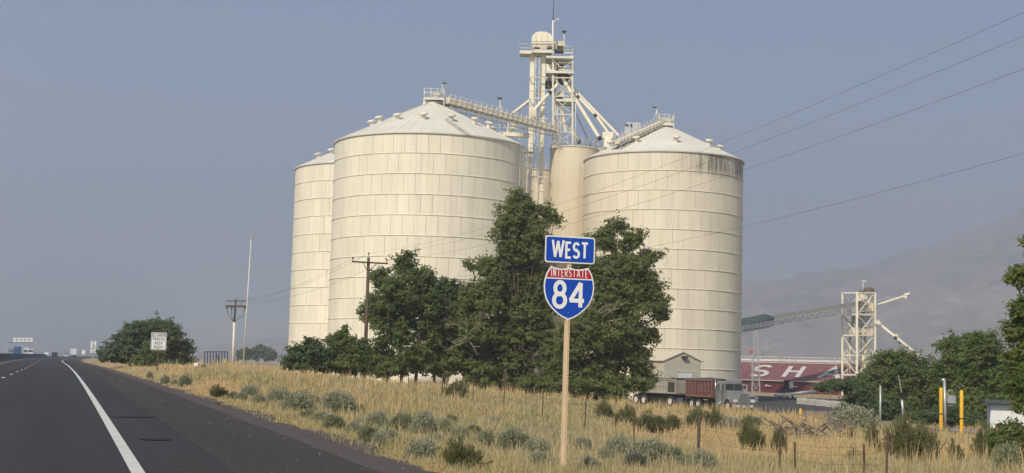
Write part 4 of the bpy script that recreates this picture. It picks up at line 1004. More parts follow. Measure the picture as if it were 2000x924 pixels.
for sx in (-1, 1):
    mb = MB(); mb.box((sx * 1.0, -1.65, 2.2), (.06, .85, .56)); L('side_window', mb, M_GLASS, cab)
    mb = MB(); mb.bar((sx * 1.055, -1.15, .9), (sx * 1.055, -1.15, 2.6), .03); mb.bar((sx * 1.055, -2.2, .9), (sx * 1.055, -2.2, 2.6), .03); mb.bar((sx * 1.06, -2.2, 1.88), (sx * 1.06, -1.15, 1.88), .03); L('door_edge', mb, M_DARK, cab)
    mb = MB(); mb.bar((sx * 1.02, -1.05, 2.5), (sx * 1.35, -1.0, 2.5), .03); mb.bar((sx * 1.02, -1.05, 1.9), (sx * 1.35, -1.0, 1.95), .03); mb.box((sx * 1.36, -1.0, 2.2), (.2, .06, .66)); L('mirror', mb, M_CHROME)
    mb = MB(); pr = [(.62 * math.cos(R(a)), .62 * math.sin(R(a)) + .52) for a in range(15, 176, 20)] + [(.70 * math.cos(R(a)) - .0, .72 * math.sin(R(a)) + .52) for a in range(175, 14, -20)]
    for i in range(8): mb.add([(sx * .72, *pr[i]), (sx * 1.22, *pr[i]), (sx * 1.22, *pr[i + 1]), (sx * .72, *pr[i + 1])], [(0, 1, 2, 3)])
    n = len(pr)
    for i in range(8): a, b_ = pr[n - 1 - i], pr[n - 2 - i]; mb.add([(sx * .55, a[0], a[1]), (sx * 1.22, a[0], a[1]), (sx * 1.22, b_[0], b_[1]), (sx * .55, b_[0], b_[1])], [(0, 1, 2, 3)], True)
    mb.add([(sx * 1.22, *p) for p in pr], [tuple(range(n))]); mb.box((sx * .9, .78, 1.0), (.62, .34, .42)); L('fender', mb, MG)
    mb = MB(); mb.box((sx * .92, .96, 1.02), (.44, .06, .24)); L('headlight', mb, mat('lamp_glass', (.75, .77, .78), .12, .3))
    mb = MB(); mb.box((sx * .92, .955, 1.02), (.52, .05, .32)); L('headlight_bezel', mb, M_CHROME)
    mb = MB(); mb.tube((sx * 1.0, -2.7, 1.0), (sx * 1.0, -2.7, 3.0), .07, n=8); L('exhaust_stack', mb, M_CHROME)
    mb = MB(); mb.tube((sx * 1.0, -1.2, .62), (sx * 1.0, -2.5, .62), .3, n=14); L('fuel_tank', mb, M_CHROME)
mb = MB(); mb.box((0, .985, 1.2), (.92, .06, .86)); gr = L('grille', mb, mat('grille_mesh', (.22, .23, .24), .4, .6))
mb = MB()
for k in range(9): mb.box((-.4 + .1 * k, 1.02, 1.2), (.02, .03, .8))
L('grille_bar', mb, M_CHROME, gr)
mb = MB(); [mb.bar((sx * .5, 1.0, .74), (sx * .48, 1.0, 1.66), .07) for sx in (-1, 1)]; mb.bar((-.5, 1.0, 1.66), (.5, 1.0, 1.66), .08); L('grille_surround', mb, M_CHROME)
mb = MB(); mb.add([(-1.2, .85, .38), (-.9, 1.12, .38), (.9, 1.12, .38), (1.2, .85, .38), (-1.2, .85, .74), (-.9, 1.12, .74), (.9, 1.12, .74), (1.2, .85, .74)], [(0, 1, 5, 4), (1, 2, 6, 5), (2, 3, 7, 6), (4, 5, 6, 7), (3, 2, 1, 0), (0, 4, 7, 3)]); bp = L('bumper', mb, MG)
mb = MB(); mb.box((.1, 1.14, .5), (.34, .02, .17)); L('number_plate', mb, mat('plate_pale', (.6, .58, .45), .5), bp)
mb = MB(); mb.box((.72, 1.14, .52), (.34, .03, .2)); mb.box((-.72, 1.14, .52), (.3, .03, .16)); L('fog_lamp', mb, mat('fog_glass', (.7, .7, .6), .2), bp)
mb = MB(); mb.bar((-.8, -1.0, 2.9), (.8, -1.0, 2.9), .1, .14); [mb.box((x, -.98, 2.78), (.16, .1, .08)) for x in (-.7, -.35, 0, .35, .7)]; L('sun_visor', mb, M_CHROME)
mb = MB(); [mb.bar((sx * .42, .8, .62), (sx * .42, -8.3, .72), .1, .28) for sx in (-1, 1)]; mb.box((0, -5.5, 1.02), (1.2, 5, .16)); L('chassis', mb, M_DARK)
RED = mat('faded_red_bed_paint', (.13, .052, .043), .6, var=.2, scale=2, dirt=(.34, .22, .14), dirt_amt=.6)
REDR = mat('sunbleached_red_ribs', (.23, .125, .095), .6, var=.2, scale=3)
ribbed_box(tr, 'grain_bed', 2.45, -8.3, -2.95, 1.25, 2.75, RED, REDR, 8, 3)
mb = MB(); mb.box((0, -5.6, 1.15), (2.3, 5.3, .14)); L('bed_floor', mb, M_DARK)
mb = MB(); mb.add([(-1.24, -8.35, 2.8), (0, -8.35, 2.98), (1.24, -8.35, 2.8), (-1.24, -5.6, 2.8), (0, -5.6, 3.08), (1.24, -5.6, 2.8), (-1.24, -2.9, 2.8), (0, -2.9, 2.95), (1.24, -2.9, 2.8)], [(0, 1, 4, 3), (1, 2, 5, 4), (3, 4, 7, 6), (4, 5, 8, 7)]); L('tarp', mb, mat('dark_tarp', (.06, .06, .062), .7))
wheels(tr, [(sx * .98, 0, .52) for sx in (-1, 1)] + [(sx * .98, y, .52) for y in (-5.9, -7.2) for sx in (-1, 1)], .52, .42, mat('white_wheel_rim', (.62, .60, .56), .5))
hv = Vector((.34, -.94, 0)); hv2 = Vector((.52, -.855, 0)); tloc2 = tloc - hv * 8.9 - hv2 * 2.6; tloc2.z = g1(tloc2.x, tloc2.y) + .03
tl = thing('grain_trailer', 'weathered tan ribbed grain trailer hitched behind the red dump bed', 'trailer', tloc2, heading(hv2))
TAN = mat('weathered_tan_panel', (.36, .33, .28), .75, var=.15, scale=1.5, dirt=(.18, .15, .12), dirt_amt=.6)
ribbed_box(tl, 'trailer_box', 2.45, -6.2, 1.2, 1.3, 2.62, TAN, TAN, 14, 2)
L = lambda nm, mb, m, par=None: obj(nm, mb, m, par or tl, local=True)
for sx in (-1, 1): L('open_hatch', MB().box((sx * 1.28, .5, 1.9), (.06, 1.0, 1.0)), M_DARK)
mb = MB(); [mb.bar((sx * .45, 1.2, 1.0), (sx * .45, -6.0, 1.0), .1, .3) for sx in (-1, 1)]; mb.bar((0, 3.2, .8), (-.4, .6, .95), .12); mb.bar((0, 3.2, .8), (.4, .6, .95), .12); mb.box((0, .9, 1.2), (2.2, 1.6, .12)); L('drawbar', mb, M_DARK)
mb = MB(); mb.path([(-1.2, -6.2, 2.68), (-1.1, -4, 2.8), (-1.15, -1.5, 2.72), (-1.2, .6, 2.76)], .1); mb.path([(1.2, -6.2, 2.68), (1.1, -4, 2.8), (1.15, -1.5, 2.72), (1.2, .6, 2.68)], .1); L('rolled_tarp', mb, M_DARK)
wheels(tl, [(sx * .98, y, .52) for y in (.2, -4.2, -5.5) for sx in (-1, 1)], .52, .42)
# silver pickup nosing out behind the dump truck
pk = on(1440, 152)
def pick_extra(t, m):
    for sx in (-1, 1): obj('headlight', MB().box((sx * .72, 2.52, .85), (.3, .04, .2)), M_CHROME, t, local=True)
    obj('grille', MB().box((0, 2.53, .82), (1.0, .04, .28)), M_DARK, t, local=True)
small_vehicle('pickup_truck', 'light silver pickup peeking out behind the dump truck cab', 'pickup', Vector((pk.x, pk.y, pk.z + .05)), heading(Vector((.45, -.89, 0))),
              [(-2.6, .5), (2.5, .45), (2.52, 1.0), (1.1, 1.15), (.5, 1.75), (-.8, 1.78), (-1.0, 1.15), (-2.65, 1.1)], [(.98, 1.18), (.46, 1.68), (-.74, 1.7), (-.9, 1.18)], 1.9, (.22, .23, .25), (-1.6, 1.6), .4, pick_extra)

# red store with big white letters on its roof
RA = R(27); ud = Vector((math.sin(RA), math.cos(RA), 0)); rdv = Vector((math.cos(RA), -math.sin(RA), 0))
e0 = P(1449, 741, 262.0); zE = e0.z; zR = zE + 3.25; run = 8.6
store = thing('grain_store', 'long dark red flat storage building with white roof letters behind the right silo', 'building', (e0.x, e0.y, -2.6))
MR_ = mat('maroon_roof_sheet', (.19, .078, .080), .55, var=.12, scale=.7, dirt=(.22, .10, .09), dirt_amt=.4)
o_ = e0 - rdv * 6; LEN = 36
def sp_(u, v, z=0.0):                                            # u along the eave, v up the slope (0..1)
    p = o_ + rdv * u + ud * (run * v); return Vector((p.x, p.y, zE + (zR - zE) * v + z))
mb = MB()
for k in range(18):
    u0, u1 = LEN * k / 18, LEN * (k + 1) / 18 - .04
    mb.add([sp_(u0, 0), sp_(u1, 0), sp_(u1, 1), sp_(u0, 1), sp_(u0, 0, -.06), sp_(u1, 0, -.06), sp_(u1, 1, -.06), sp_(u0, 1, -.06)], [(0, 1, 2, 3), (4, 0, 3, 7), (1, 5, 6, 2), (4, 5, 1, 0)])
rs0 = len(mb.v); mb.add([sp_(0, 0, -.1), sp_(LEN, 0, -.1), sp_(LEN, 1, -.1), sp_(0, 1, -.1)], [(0, 1, 2, 3)])
roof = obj('roof', mb, MR_, store)
mb = MB(); b0, b1 = sp_(0, .04), sp_(LEN, .04); mb.add([Vector((b0.x, b0.y, -2.7)), Vector((b1.x, b1.y, -2.7)), b1 - Vector((0, 0, .12)), b0 - Vector((0, 0, .12))], [(0, 1, 2, 3)])
c0_, c1_ = sp_(0, 2), sp_(LEN, 2)
for e in (0, LEN):
    f0, f1, f2 = sp_(e, .04), sp_(e, 1, -.1), sp_(e, 1) + ud * run * .96; mb.add([Vector((f0.x, f0.y, -2.7)), f0 - Vector((0, 0, .12)), f1, Vector((f2.x, f2.y, zE)), Vector((f2.x, f2.y, -2.7))], [(0, 1, 2, 3, 4)])
obj('wall', mb, mat('maroon_wall_sheet', (.10, .022, .028), .6, var=.15), store)
mb = MB(); r0, r1 = sp_(0, 1), sp_(LEN, 1); far = ud * run + Vector((0, 0, -3.25)); mb.add([r0, r1, r1 + far, r0 + far], [(0, 1, 2, 3)]); obj('roof', mb, MR_, store)
mb = MB(); mb.bar(sp_(-.1, -.01, -.02), sp_(LEN, -.01, -.02), .14, .2); obj('eave_trim', mb, mat('eave_grey', (.35, .30, .28), .6), store)
mb = MB()
for k in range(6): c = sp_(6 + 5 * k, .03, -1.15) - ud * .3; mb.box(c, (1.2, .2, .12), -RA); mb.box(c + Vector((-.3, 0, .14)), (.25, .12, .2), -RA)
obj('wall_vent', mb, M_WHITE, store)
mb = MB()
for ch, px in (('S', 1492), ('H', 1555), ('A', 1629)):
    pc = P(px - 2, 728, 1); best = min(np.linspace(0, LEN, 400), key=lambda u: abs((lambda w_: 1000 + F_PX * w_.x / w_.y)(sp_(u, .5)) - px + 0))
    wide = {'S': 3.0, 'H': 2.9, 'A': 3.5}[ch]; gw, st = GL[ch]; kk = 0
    for pl in st:
        vs, fs = ribbon([((x / gw - .5) * wide, y * 5.4) for x, y in pl], .85); kk += 1
        mb.add([sp_(best + v.x, .20 + v.y / run * .98, .05 + .004 * kk) for v in vs], fs)
obj('roof_letter', mb, mat('faded_white_letters', (.52, .50, .46), .7, var=.12, scale=1.5), store)
mb = MB(); n = 46
for k in range(n + 1): p = sp_(LEN * k / n, 1); mb.tube(p, p + Vector((0, 0, 1.15)), .04, n=4)
for hh in (.1, .6, 1.15): mb.bar(sp_(0, 1, hh), sp_(LEN, 1, hh), .07)
mb.bar(sp_(0, 1.03, .42), sp_(LEN, 1.03, .42), .5, .35); obj('ridge_railing', mb, M_WHITE, store)

# loading tower with inclined conveyor
LT = 250.0
def l_(x, y, dy=0.0): return P(x, y, LT + dy)
lt = thing('loading_tower', 'cream steel frame loading tower standing against the red store', 'grain tower', Vector((l_(1676, 735).x, LT, -2.5)))
T2 = lambda nm, mb, m, par=None: obj(nm, mb, m, par or lt)
cols = [(1645, 2.0, 573), (1673.5, -2.2, 570), (1709, .6, 572), (1682, 4.6, 574)]
def col(i, yy): x, dy, _ = cols[i]; return l_(x, yy, dy)
for i, (x, dy, yt) in enumerate(cols):
    mb = MB(); bt = col(i, 735); mb.bar(Vector((bt.x, bt.y, -2.6)), col(i, yt), .36 if i == 1 else .3); T2('corner_post', mb, M_CREAM)
lev = [572, 614, 655, 694, 732]
edges = [(0, 1), (1, 2), (2, 3), (3, 0)]
for k, yy in enumerate(lev):
    mb = MB()
    for i, j in edges: mb.bar(col(i, yy), col(j, yy), .2, .26)
    T2('ring_beam', mb, M_CREAM)
    if k in (1, 2):
        mb = MB(); mb.add([col(i, yy) for i in range(4)] + [col(i, yy) - Vector((0, 0, .12)) for i in range(4)], [(0, 1, 2, 3), (7, 6, 5, 4), (0, 4, 5, 1), (1, 5, 6, 2), (2, 6, 7, 3), (3, 7, 4, 0)]); T2('deck', mb, M_GALV)
        mb = MB()
        for i, j in edges:
            a, b_ = col(i, yy), col(j, yy)
            for m_ in range(5): p = a.lerp(b_, m_ / 4); mb.tube(p, p + Vector((0, 0, 1.1)), .04, n=4)
            for hh in (.55, 1.1): mb.tube(a + Vector((0, 0, hh)), b_ + Vector((0, 0, hh)), .035, n=4)
        T2('railing', mb, M_WHITE)
mb = MB()
for k in range(4):
    for i, j in edges:
        if k == 0 and i == 0: continue
        mb.bar(col(i, lev[k]), col(j, lev[k + 1]), .12)
        if i != 0: mb.bar(col(j, lev[k]), col(i, lev[k + 1]), .12)
T2('cross_bracing', mb, M_CREAM)
mb = MB(); mb.lathe([(.9, 0), (1.0, .7), (.6, 1.1), (.0, 1.2)], l_(1697, 574, 1), n=14); mb.box(l_(1688, 571, 1), (1.4, 1.2, .5)); T2('head_drive', mb, mat('brown_machine', (.12, .09, .06), .7))
mb = MB(); mb.tube(l_(1686, 572, 1), l_(1686, 549, 1), .06, n=5); mb.box(l_(1687, 549, 1), (.6, .4, .2)); T2('lamp_post', mb, M_WHITE)
mb = MB(); mb.tube(l_(1682, 576, 1), l_(1682, 600, 1), .95, n=14); mb.tube(l_(1682, 600, 1), l_(1688, 612, 1), .95, .35, n=14); mb.tube(l_(1697, 580, .8), l_(1697, 612, .8), .6, n=12); mb.box(l_(1698, 600, .6), (1.3, 1, 1.4)); T2('hopper', mb, M_CREAM2)
mb = MB(); mb.box(l_(1684, 628, 1.2), (3.4, 2, 1.9)); T2('surge_bin', mb, M_GREY)
mb = MB(); mb.box(l_(1668, 647, 1), (1.6, 1.4, 1.3)); mb.box(l_(1693, 648, .6), (2.0, 1.4, 1.2)); mb.tube(l_(1690, 655, 1), l_(1690, 735, 1), .2, n=8); mb.tube(l_(1660, 658, 2), l_(1660, 735, 2), .22, n=8); mb.box(l_(1690, 712, .5), (1.6, 1.2, 1.5)); mb.box(l_(1700, 726, .4), (1.6, 1.2, 1.2)); mb.tube(l_(1684, 695, .8), l_(1692, 722, .6), .4, n=8); T2('machinery', mb, M_CREAM2)
mb = MB()
for yy in np.arange(672, 732, 4.0): mb.bar(l_(1655, yy, 2.2), l_(1661, yy, 2.2), .05)
for x0 in (1655, 1661): mb.bar(l_(x0, 664, 2.2), l_(x0, 734, 2.2), .06)
T2('ladder', mb, M_WHITE)
mb = MB(); mb.bar(l_(1709, 589, .6), l_(1722, 584, .6), .08); mb.bar(l_(1709, 607, .6), l_(1724, 605, .6), .1); mb.bar(l_(1709, 616, .6), l_(1724, 616, .6), .1); T2('side_platform', mb, M_GALV)
mb = MB(); mb.tube(l_(1714, 595.5, 0), l_(1772, 577, -1), .22, n=10); mb.tube(l_(1766, 577, -1), l_(1777, 574, -1), .3, n=8); mb.tube(l_(1769, 578, -1), l_(1769, 586, -1), .3, .2, n=8); T2('spout', mb, M_WHITE)
mb = MB(); mb.tube(l_(1712, 629, 0), l_(1722, 637, 0), .5, .3, n=10); mb.tube(l_(1720, 635, 0), l_(1805, 703, -3), .26, n=10); mb.box(l_(1751, 655, -1), (.5, .4, .5)); T2('spout', mb, M_WHITE)
mb = MB()
for x, y in ((1749, 660), (1758, 668)): c = l_(x, y, -1.2); d = (l_(1805, 703, -3) - l_(1720, 635, 0)).normalized(); mb.tube(c - d * .25, c + d * .25, .31, n=10)
T2('clamp', mb, M_DARK)
cv = thing('inclined_conveyor', 'long grey truss conveyor rising from behind the right silo to the tower', 'conveyor', l_(1560, 632))
T3 = lambda nm, mb, m, par=None: obj(nm, mb, m, par or cv)
A, B = P(1400, 656, 244), P(1690, 607, 250.5)
d, s_, u_ = basis(B - A); U = Vector((0, 0, 1))
mb = MB(); n = 34
for o in (-.8, .8):
    for hh in (0, 1.15): mb.bar(A + s_ * o + U * hh, B + s_ * o + U * hh, .13)
    for k in range(n):
        p0, p1 = A.lerp(B, k / n), A.lerp(B, (k + 1) / n); mb.bar(p0 + s_ * o, p0 + s_ * o + U * 1.15, .07); mb.bar(p0 + s_ * o + U * (0 if k % 2 else 1.15), p1 + s_ * o + U * (1.15 if k % 2 else 0), .06)
T3('truss', mb, M_GREY)
mb = MB(); mb.bar(A + U * 1.5, B + U * 1.5, 1.7, .8); T3('belt_cover', mb, mat('grey_belt_cover', (.20, .205, .195), .6, var=.1))
mb = MB(); mb.bar(A + U * .12, B + U * .12, 1.5, .08); T3('walkway_floor', mb, M_GREY)
mb = MB()
for k in range(18): p = A.lerp(B, k / 17) + U * 1.9 - s_ * .85; mb.tube(p, p + U * .7, .025, n=4)
mb.tube(A + U * 2.6 - s_ * .85, B + U * 2.6 - s_ * .85, .02, n=4); T3('railing', mb, M_GALV)
dcv = P(1478, 628, 244.5); a0, a1 = P(1440, 637, 244), P(1511, 622.5, 245.5); d2, s2, u2 = basis(a1 - a0); mb = MB()
for k in range(9):
    t0 = k / 8; rr = 1.15 * (1 if k < 6 else math.cos((k - 5.5) / 2.6 * 1.4)); c = a0.lerp(a1, t0)
    mb.v += [tuple(c + s2 * rr * math.cos(math.pi * i / 8) + U * rr * math.sin(math.pi * i / 8)) for i in range(9)]
for k in range(8): mb.f += [(k * 9 + i, k * 9 + i + 1, (k + 1) * 9 + i + 1, (k + 1) * 9 + i) for i in range(8)]; mb.sm += [True] * 8
T3('hood_cover', mb, mat('dark_green_hood', (.05, .075, .075), .5))
mb = MB()
for xt, xb in ((1472.5, 1468.5), (1479.5, 1484.5)):
    for dy in (-1, 1): t_ = P(xt, 645, 245 + dy); b_ = P(xb, 775, 245 + dy); mb.bar(t_, Vector((b_.x, b_.y, -2.7)), .16)
for k in range(8):
    y0, y1 = 645 + 15 * k, 660 + 15 * k; f0, f1 = k / 8.7, (k + 1) / 8.7
    xa = lambda f: 1472.5 - 4 * f; xb_ = lambda f: 1479.5 + 5 * f
    mb.bar(P(xa(f0), y0, 244), P(xb_(f1), y1, 244), .08); mb.bar(P(xb_(f0), y0, 244), P(xa(f1), y1, 244), .08); mb.bar(P(xa(f1), y1, 244), P(xb_(f1), y1, 244), .08)
T3('trestle_leg', mb, M_GALV)
fl_ = thing('warning_marker', 'small red marker on a thin pole beside the conveyor trestle', 'marker', on(1468, 240))
obj('marker', MB().box(P(1467.5, 687, 240), (.6, .3, .42)), mat('red_marker_paint', (.42, .06, .045), .5), fl_)
g = on(1466, 240); obj('pole', MB().tube(Vector((P(1467.5, 687, 240).x, 240, g.z - .2)), P(1467.5, 687, 240), .04, n=5), M_GREY, fl_)
af = thing('auger_stand', 'dark A frame stand holding a long pale auger tube in the yard', 'auger', on(1537, 190))
mb = MB()
for x0, x1 in ((1536, 1524), (1540, 1550), (1538, 1538)): p = P(x1, 772, 189); mb.bar(P(x0, 747, 190), Vector((p.x, p.y, g1(p.x, p.y) - .1)), .2)
mb.box(P(1538, 746, 190), (.9, .5, .5)); mb.bar(P(1529, 762, 189.5), P(1546, 762, 189.5), .14); obj('stand', mb, M_DARK, af)
obj('auger_tube', MB().tube(P(1514, 773, 183), P(1592, 765, 190), .22, n=8), M_WHITE, af)
obj('motor', MB().box(P(1545, 752, 189.5), (.5, .5, .9)), M_WHITE, af)
for k in range(5):                                               # concrete blocks edging the yard
    px = 1562 + 19 * k; c = on(px + 4, 168 - 2.5 * k); w0 = 1.12
    t = MB(); t.prism([(-.35, 0), (.35, 0), (.35, .55), (.28, .75), (-.28, .75), (-.35, .55)], -w0 / 2, w0 / 2, rot_frame(c, -.2)); o = obj('concrete_block', t, M_CONC, org=c)
    tag(o, ('leftmost', 'second from left', 'middle', 'second from right', 'rightmost')[k] + ' pale concrete block in the short row at the yard edge', 'concrete block', 'concrete blocks edging the yard')
wr = thing('yard_railing', 'low wooden rail leading from the store to the loading tower foot', 'railing', on(1612, 215))
mb = MB(); [mb.bar(on(x, 214) + Vector((0, 0, -.1)), on(x, 214) + Vector((0, 0, 1.5)), .12) for x in (1586, 1604, 1622, 1640)]; mb.bar(on(1586, 214) + Vector((0, 0, 1.45)), on(1642, 214) + Vector((0, 0, 2.6)), .14); obj('rail', mb, mat('orange_brown_wood', (.25, .15, .09), .8), wr)

# posts and bollards by the yard road
def bollard(label, px, pyt, pyb, Y, w_, m=M_YELLOW, cap=True, grp='yellow bollards by the yard road'):
    g = on(px, Y); top = P(px, pyt, Y); t = thing('bollard', label, 'bollard', Vector((top.x, Y, g.z)), group=grp)
    r = w_ / 2 / F_PX * Y; mb = MB(); mb.lathe([(r, -.3), (r, top.z - g.z - r * .6), (r * .8, top.z - g.z - r * .2), (0, top.z - g.z)], Vector((top.x, Y, g.z)), n=14); obj('post', mb, m, t)
    zb = (top.z - g.z) * .36; obj('band', MB().lathe([(r * 1.04, zb), (r * 1.04, zb + .07)], Vector((top.x, Y, g.z)), n=14), M_RUST, t)
bollard('tall yellow bollard left of the hooked grey post', 1838, 757, 838, 80, 7)
bollard('tall yellow bollard right of the hooked grey post', 1878, 762, 852, 75, 7)
bollard('short yellow bollard in grass between the truck and the sage', 1563.5, 798, 820, 88, 5)
bollard('short yellow stub peeking over the big grey sagebrush', 1661, 803, 815, 92, 5)
t = thing('grey_post', 'plain grey steel post standing in dry grass left of the tray post', 'post', on(1719.5, 74)); g = on(1719.5, 74); tp_ = P(1719.5, 753, 74)
obj('post', MB().tube(Vector((tp_.x, 74, g.z - .2)), tp_, .055, n=10), M_GALV, t)
t = thing('tray_post', 'leaning grey post carrying a dark tray, yellow concrete foot', 'post', on(1763, 76)); g = on(1763, 76)
bt, tp_ = P(1766, 826, 76), P(1761, 776, 76)
obj('pole', MB().tube(bt, tp_, .075, n=8), M_GALV, t); obj('whip', MB().path([P(1761, 768, 76), P(1757, 745, 76), P(1754.5, 731, 76)], [.03, .026, .018]), M_GALV, t)
mb = MB(); mb.add([P(1752, 767, 75.6), P(1777, 767, 75.6), P(1777, 767, 76.4), P(1752, 767, 76.4), P(1758, 776, 75.8), P(1768, 776, 75.8), P(1768, 776, 76.2), P(1758, 776, 76.2)], [(0, 1, 2, 3), (7, 6, 5, 4), (0, 4, 5, 1), (1, 5, 6, 2), (2, 6, 7, 3), (3, 7, 4, 0)]); obj('tray', mb, M_DARK, t)
obj('foot', MB().box(Vector((P(1766, 830, 76).x, 76, (P(1766, 822, 76).z + g.z) / 2 - .1)), (.38, .38, P(1766, 822, 76).z - g.z + .25)), mat('orange_yellow_foot', (.55, .30, .08), .7), t)
t = thing('hooked_post', 'pale grey post with a hooked top and grey box, between yellow bollards', 'post', on(1847, 77)); g = on(1847, 77)
tp_ = P(1844.5, 743, 77); bt = P(1847, 838, 77); bt.z = g.z - .2
obj('pole', MB().tube(bt, tp_, .075, n=10), M_GALV, t); obj('hook', MB().path([tp_, P(1844, 740, 77), P(1842, 740, 77), P(1841, 744, 77)], .07), M_GALV, t)
obj('meter_box', MB().box(P(1857.5, 780, 76.9), (.42, .3, .42)).box(P(1852, 781, 77), (.2, .1, .2)), M_GREY, t); obj('bracket', MB().box(P(1856, 792, 76.9), (.25, .05, .06)), M_GREY, t)
wsd = thing('metal_shed', 'small white corrugated shed with dark flat roof at the right edge', 'shed', on(1965, 82), R(-14)); gz_ = on(1965, 82).z
L = lambda nm, mb, m: obj(nm, mb, m, wsd, local=True); hz = P(1940, 789, 82).z - gz_
WS = mat('white_corrugated_sheet', (.70, .71, .70), .55, var=.06, dirt=(.4, .36, .3), dirt_amt=.3)
mb = MB(); mb.box((.75, 1.2, hz / 2 - .2), (3.2, 2.6, hz + .4)); L('wall', mb, WS)
mb = MB()
for k in range(17): mb.box((-.8 + .195 * k, -.115, hz / 2 - .2), (.06, .03, hz + .36))
for k in range(13): mb.box((-.865, 0 + .195 * k, hz / 2 - .2), (.03, .06, hz + .36))
L('corrugation', mb, WS)
mb = MB(); mb.box((.7, 1.1, hz + .12), (3.8, 3.3, .18)); L('roof', mb, mat('dark_green_roof', (.06, .075, .08), .5))
tk = thing('propane_tank', 'white round tank glimpsed in shade beneath the trees', 'tank', on(838, 126)); g = on(838, 126)
mb = MB(); c = Vector((g.x, 126, g.z + 1.1)); mb.lathe([(0, -1.9), (.4, -1.8), (.75, -1.3), (.75, 1.3), (.4, 1.8), (0, 1.9)], n=18); Mx = Matrix.Rotation(R(90), 3, 'Y')
mb.v = [tuple(Mx @ Vector(v) + c) for v in mb.v]; obj('vessel', mb, M_WHITE, tk); [obj('saddle', MB().box(c + Vector((sx, 0, -.8)), (.3, 1, .7)), M_CONC, tk) for sx in (-1, 1)]

# ------------------------------------------------------------------ trees
def leaf_cloud(clumps, n_leaves, size, droop=.25, spread=.5, sprig=22, flat_=.55):
    """clumps: (centre, rx, ry, rz) ellipsoids; each is broken into smaller tufts, leaves sit on the tufts; returns leaf quads"""
    sub = []
    for c, rx, ry, rz in clumps:
        e = .22 * spread; rx, ry, rz = max(rx - e, .6 * rx), max(ry - e, .6 * ry), max(rz - e, .6 * rz)
        for k in range(14):
            d = rng.normal(size=3); d /= np.linalg.norm(d); f = rng.uniform(.38, .88); u = rng.uniform(.28, .46)
            sub.append((c.x + d[0] * rx * f, c.y + d[1] * ry * f, c.z + d[2] * rz * f, rx * u, ry * u, rz * u))
        sub.append((c.x, c.y, c.z, rx * .5, ry * .5, rz * .5))
    sub = np.array(sub); vol = (sub[:, 3] * sub[:, 4] * sub[:, 5]) ** .68; vol /= vol.sum()
    ns = max(1, n_leaves // sprig); which = rng.choice(len(sub), ns, p=vol)
    d = rng.normal(size=(ns, 3)) + np.array([0, 0, .25]); d /= np.linalg.norm(d, axis=1, keepdims=True)
    rr = rng.uniform(.55, 1.12, ns) ** .8; rr = np.where(rng.random(ns) < .09, rng.uniform(1.2, 1.75, ns), rr)
    sp = sub[which, :3] + d * sub[which, 3:] * rr[:, None]
    st = np.repeat(sp, sprig, 0); sd = np.repeat(d, sprig, 0); m = len(st)
    ax = rng.normal(size=(ns, 3)) * .6 + d; ax /= np.linalg.norm(ax, axis=1, keepdims=True)      # each sprig runs outwards
    along = rng.uniform(-.7, .9, m)[:, None] * np.repeat(ax, sprig, 0) * spread
    p = st + along + rng.normal(size=(m, 3)) * spread * .33 * np.array([1, 1, flat_])
    nrm = sd * .8 + rng.normal(size=(m, 3)) * .5 + np.array([-.12, -.3, .55]); nrm /= np.linalg.norm(nrm, axis=1, keepdims=True)
    t = np.cross(nrm, rng.normal(size=(m, 3))); t /= np.linalg.norm(t, axis=1, keepdims=True); b = np.cross(nrm, t)
    s = size * (.55 + .8 * rng.random(m))[:, None]
    return np.stack([p - t * s, p + b * s * .5, p + t * s, p - b * s * .5], 1).reshape(-1, 3)
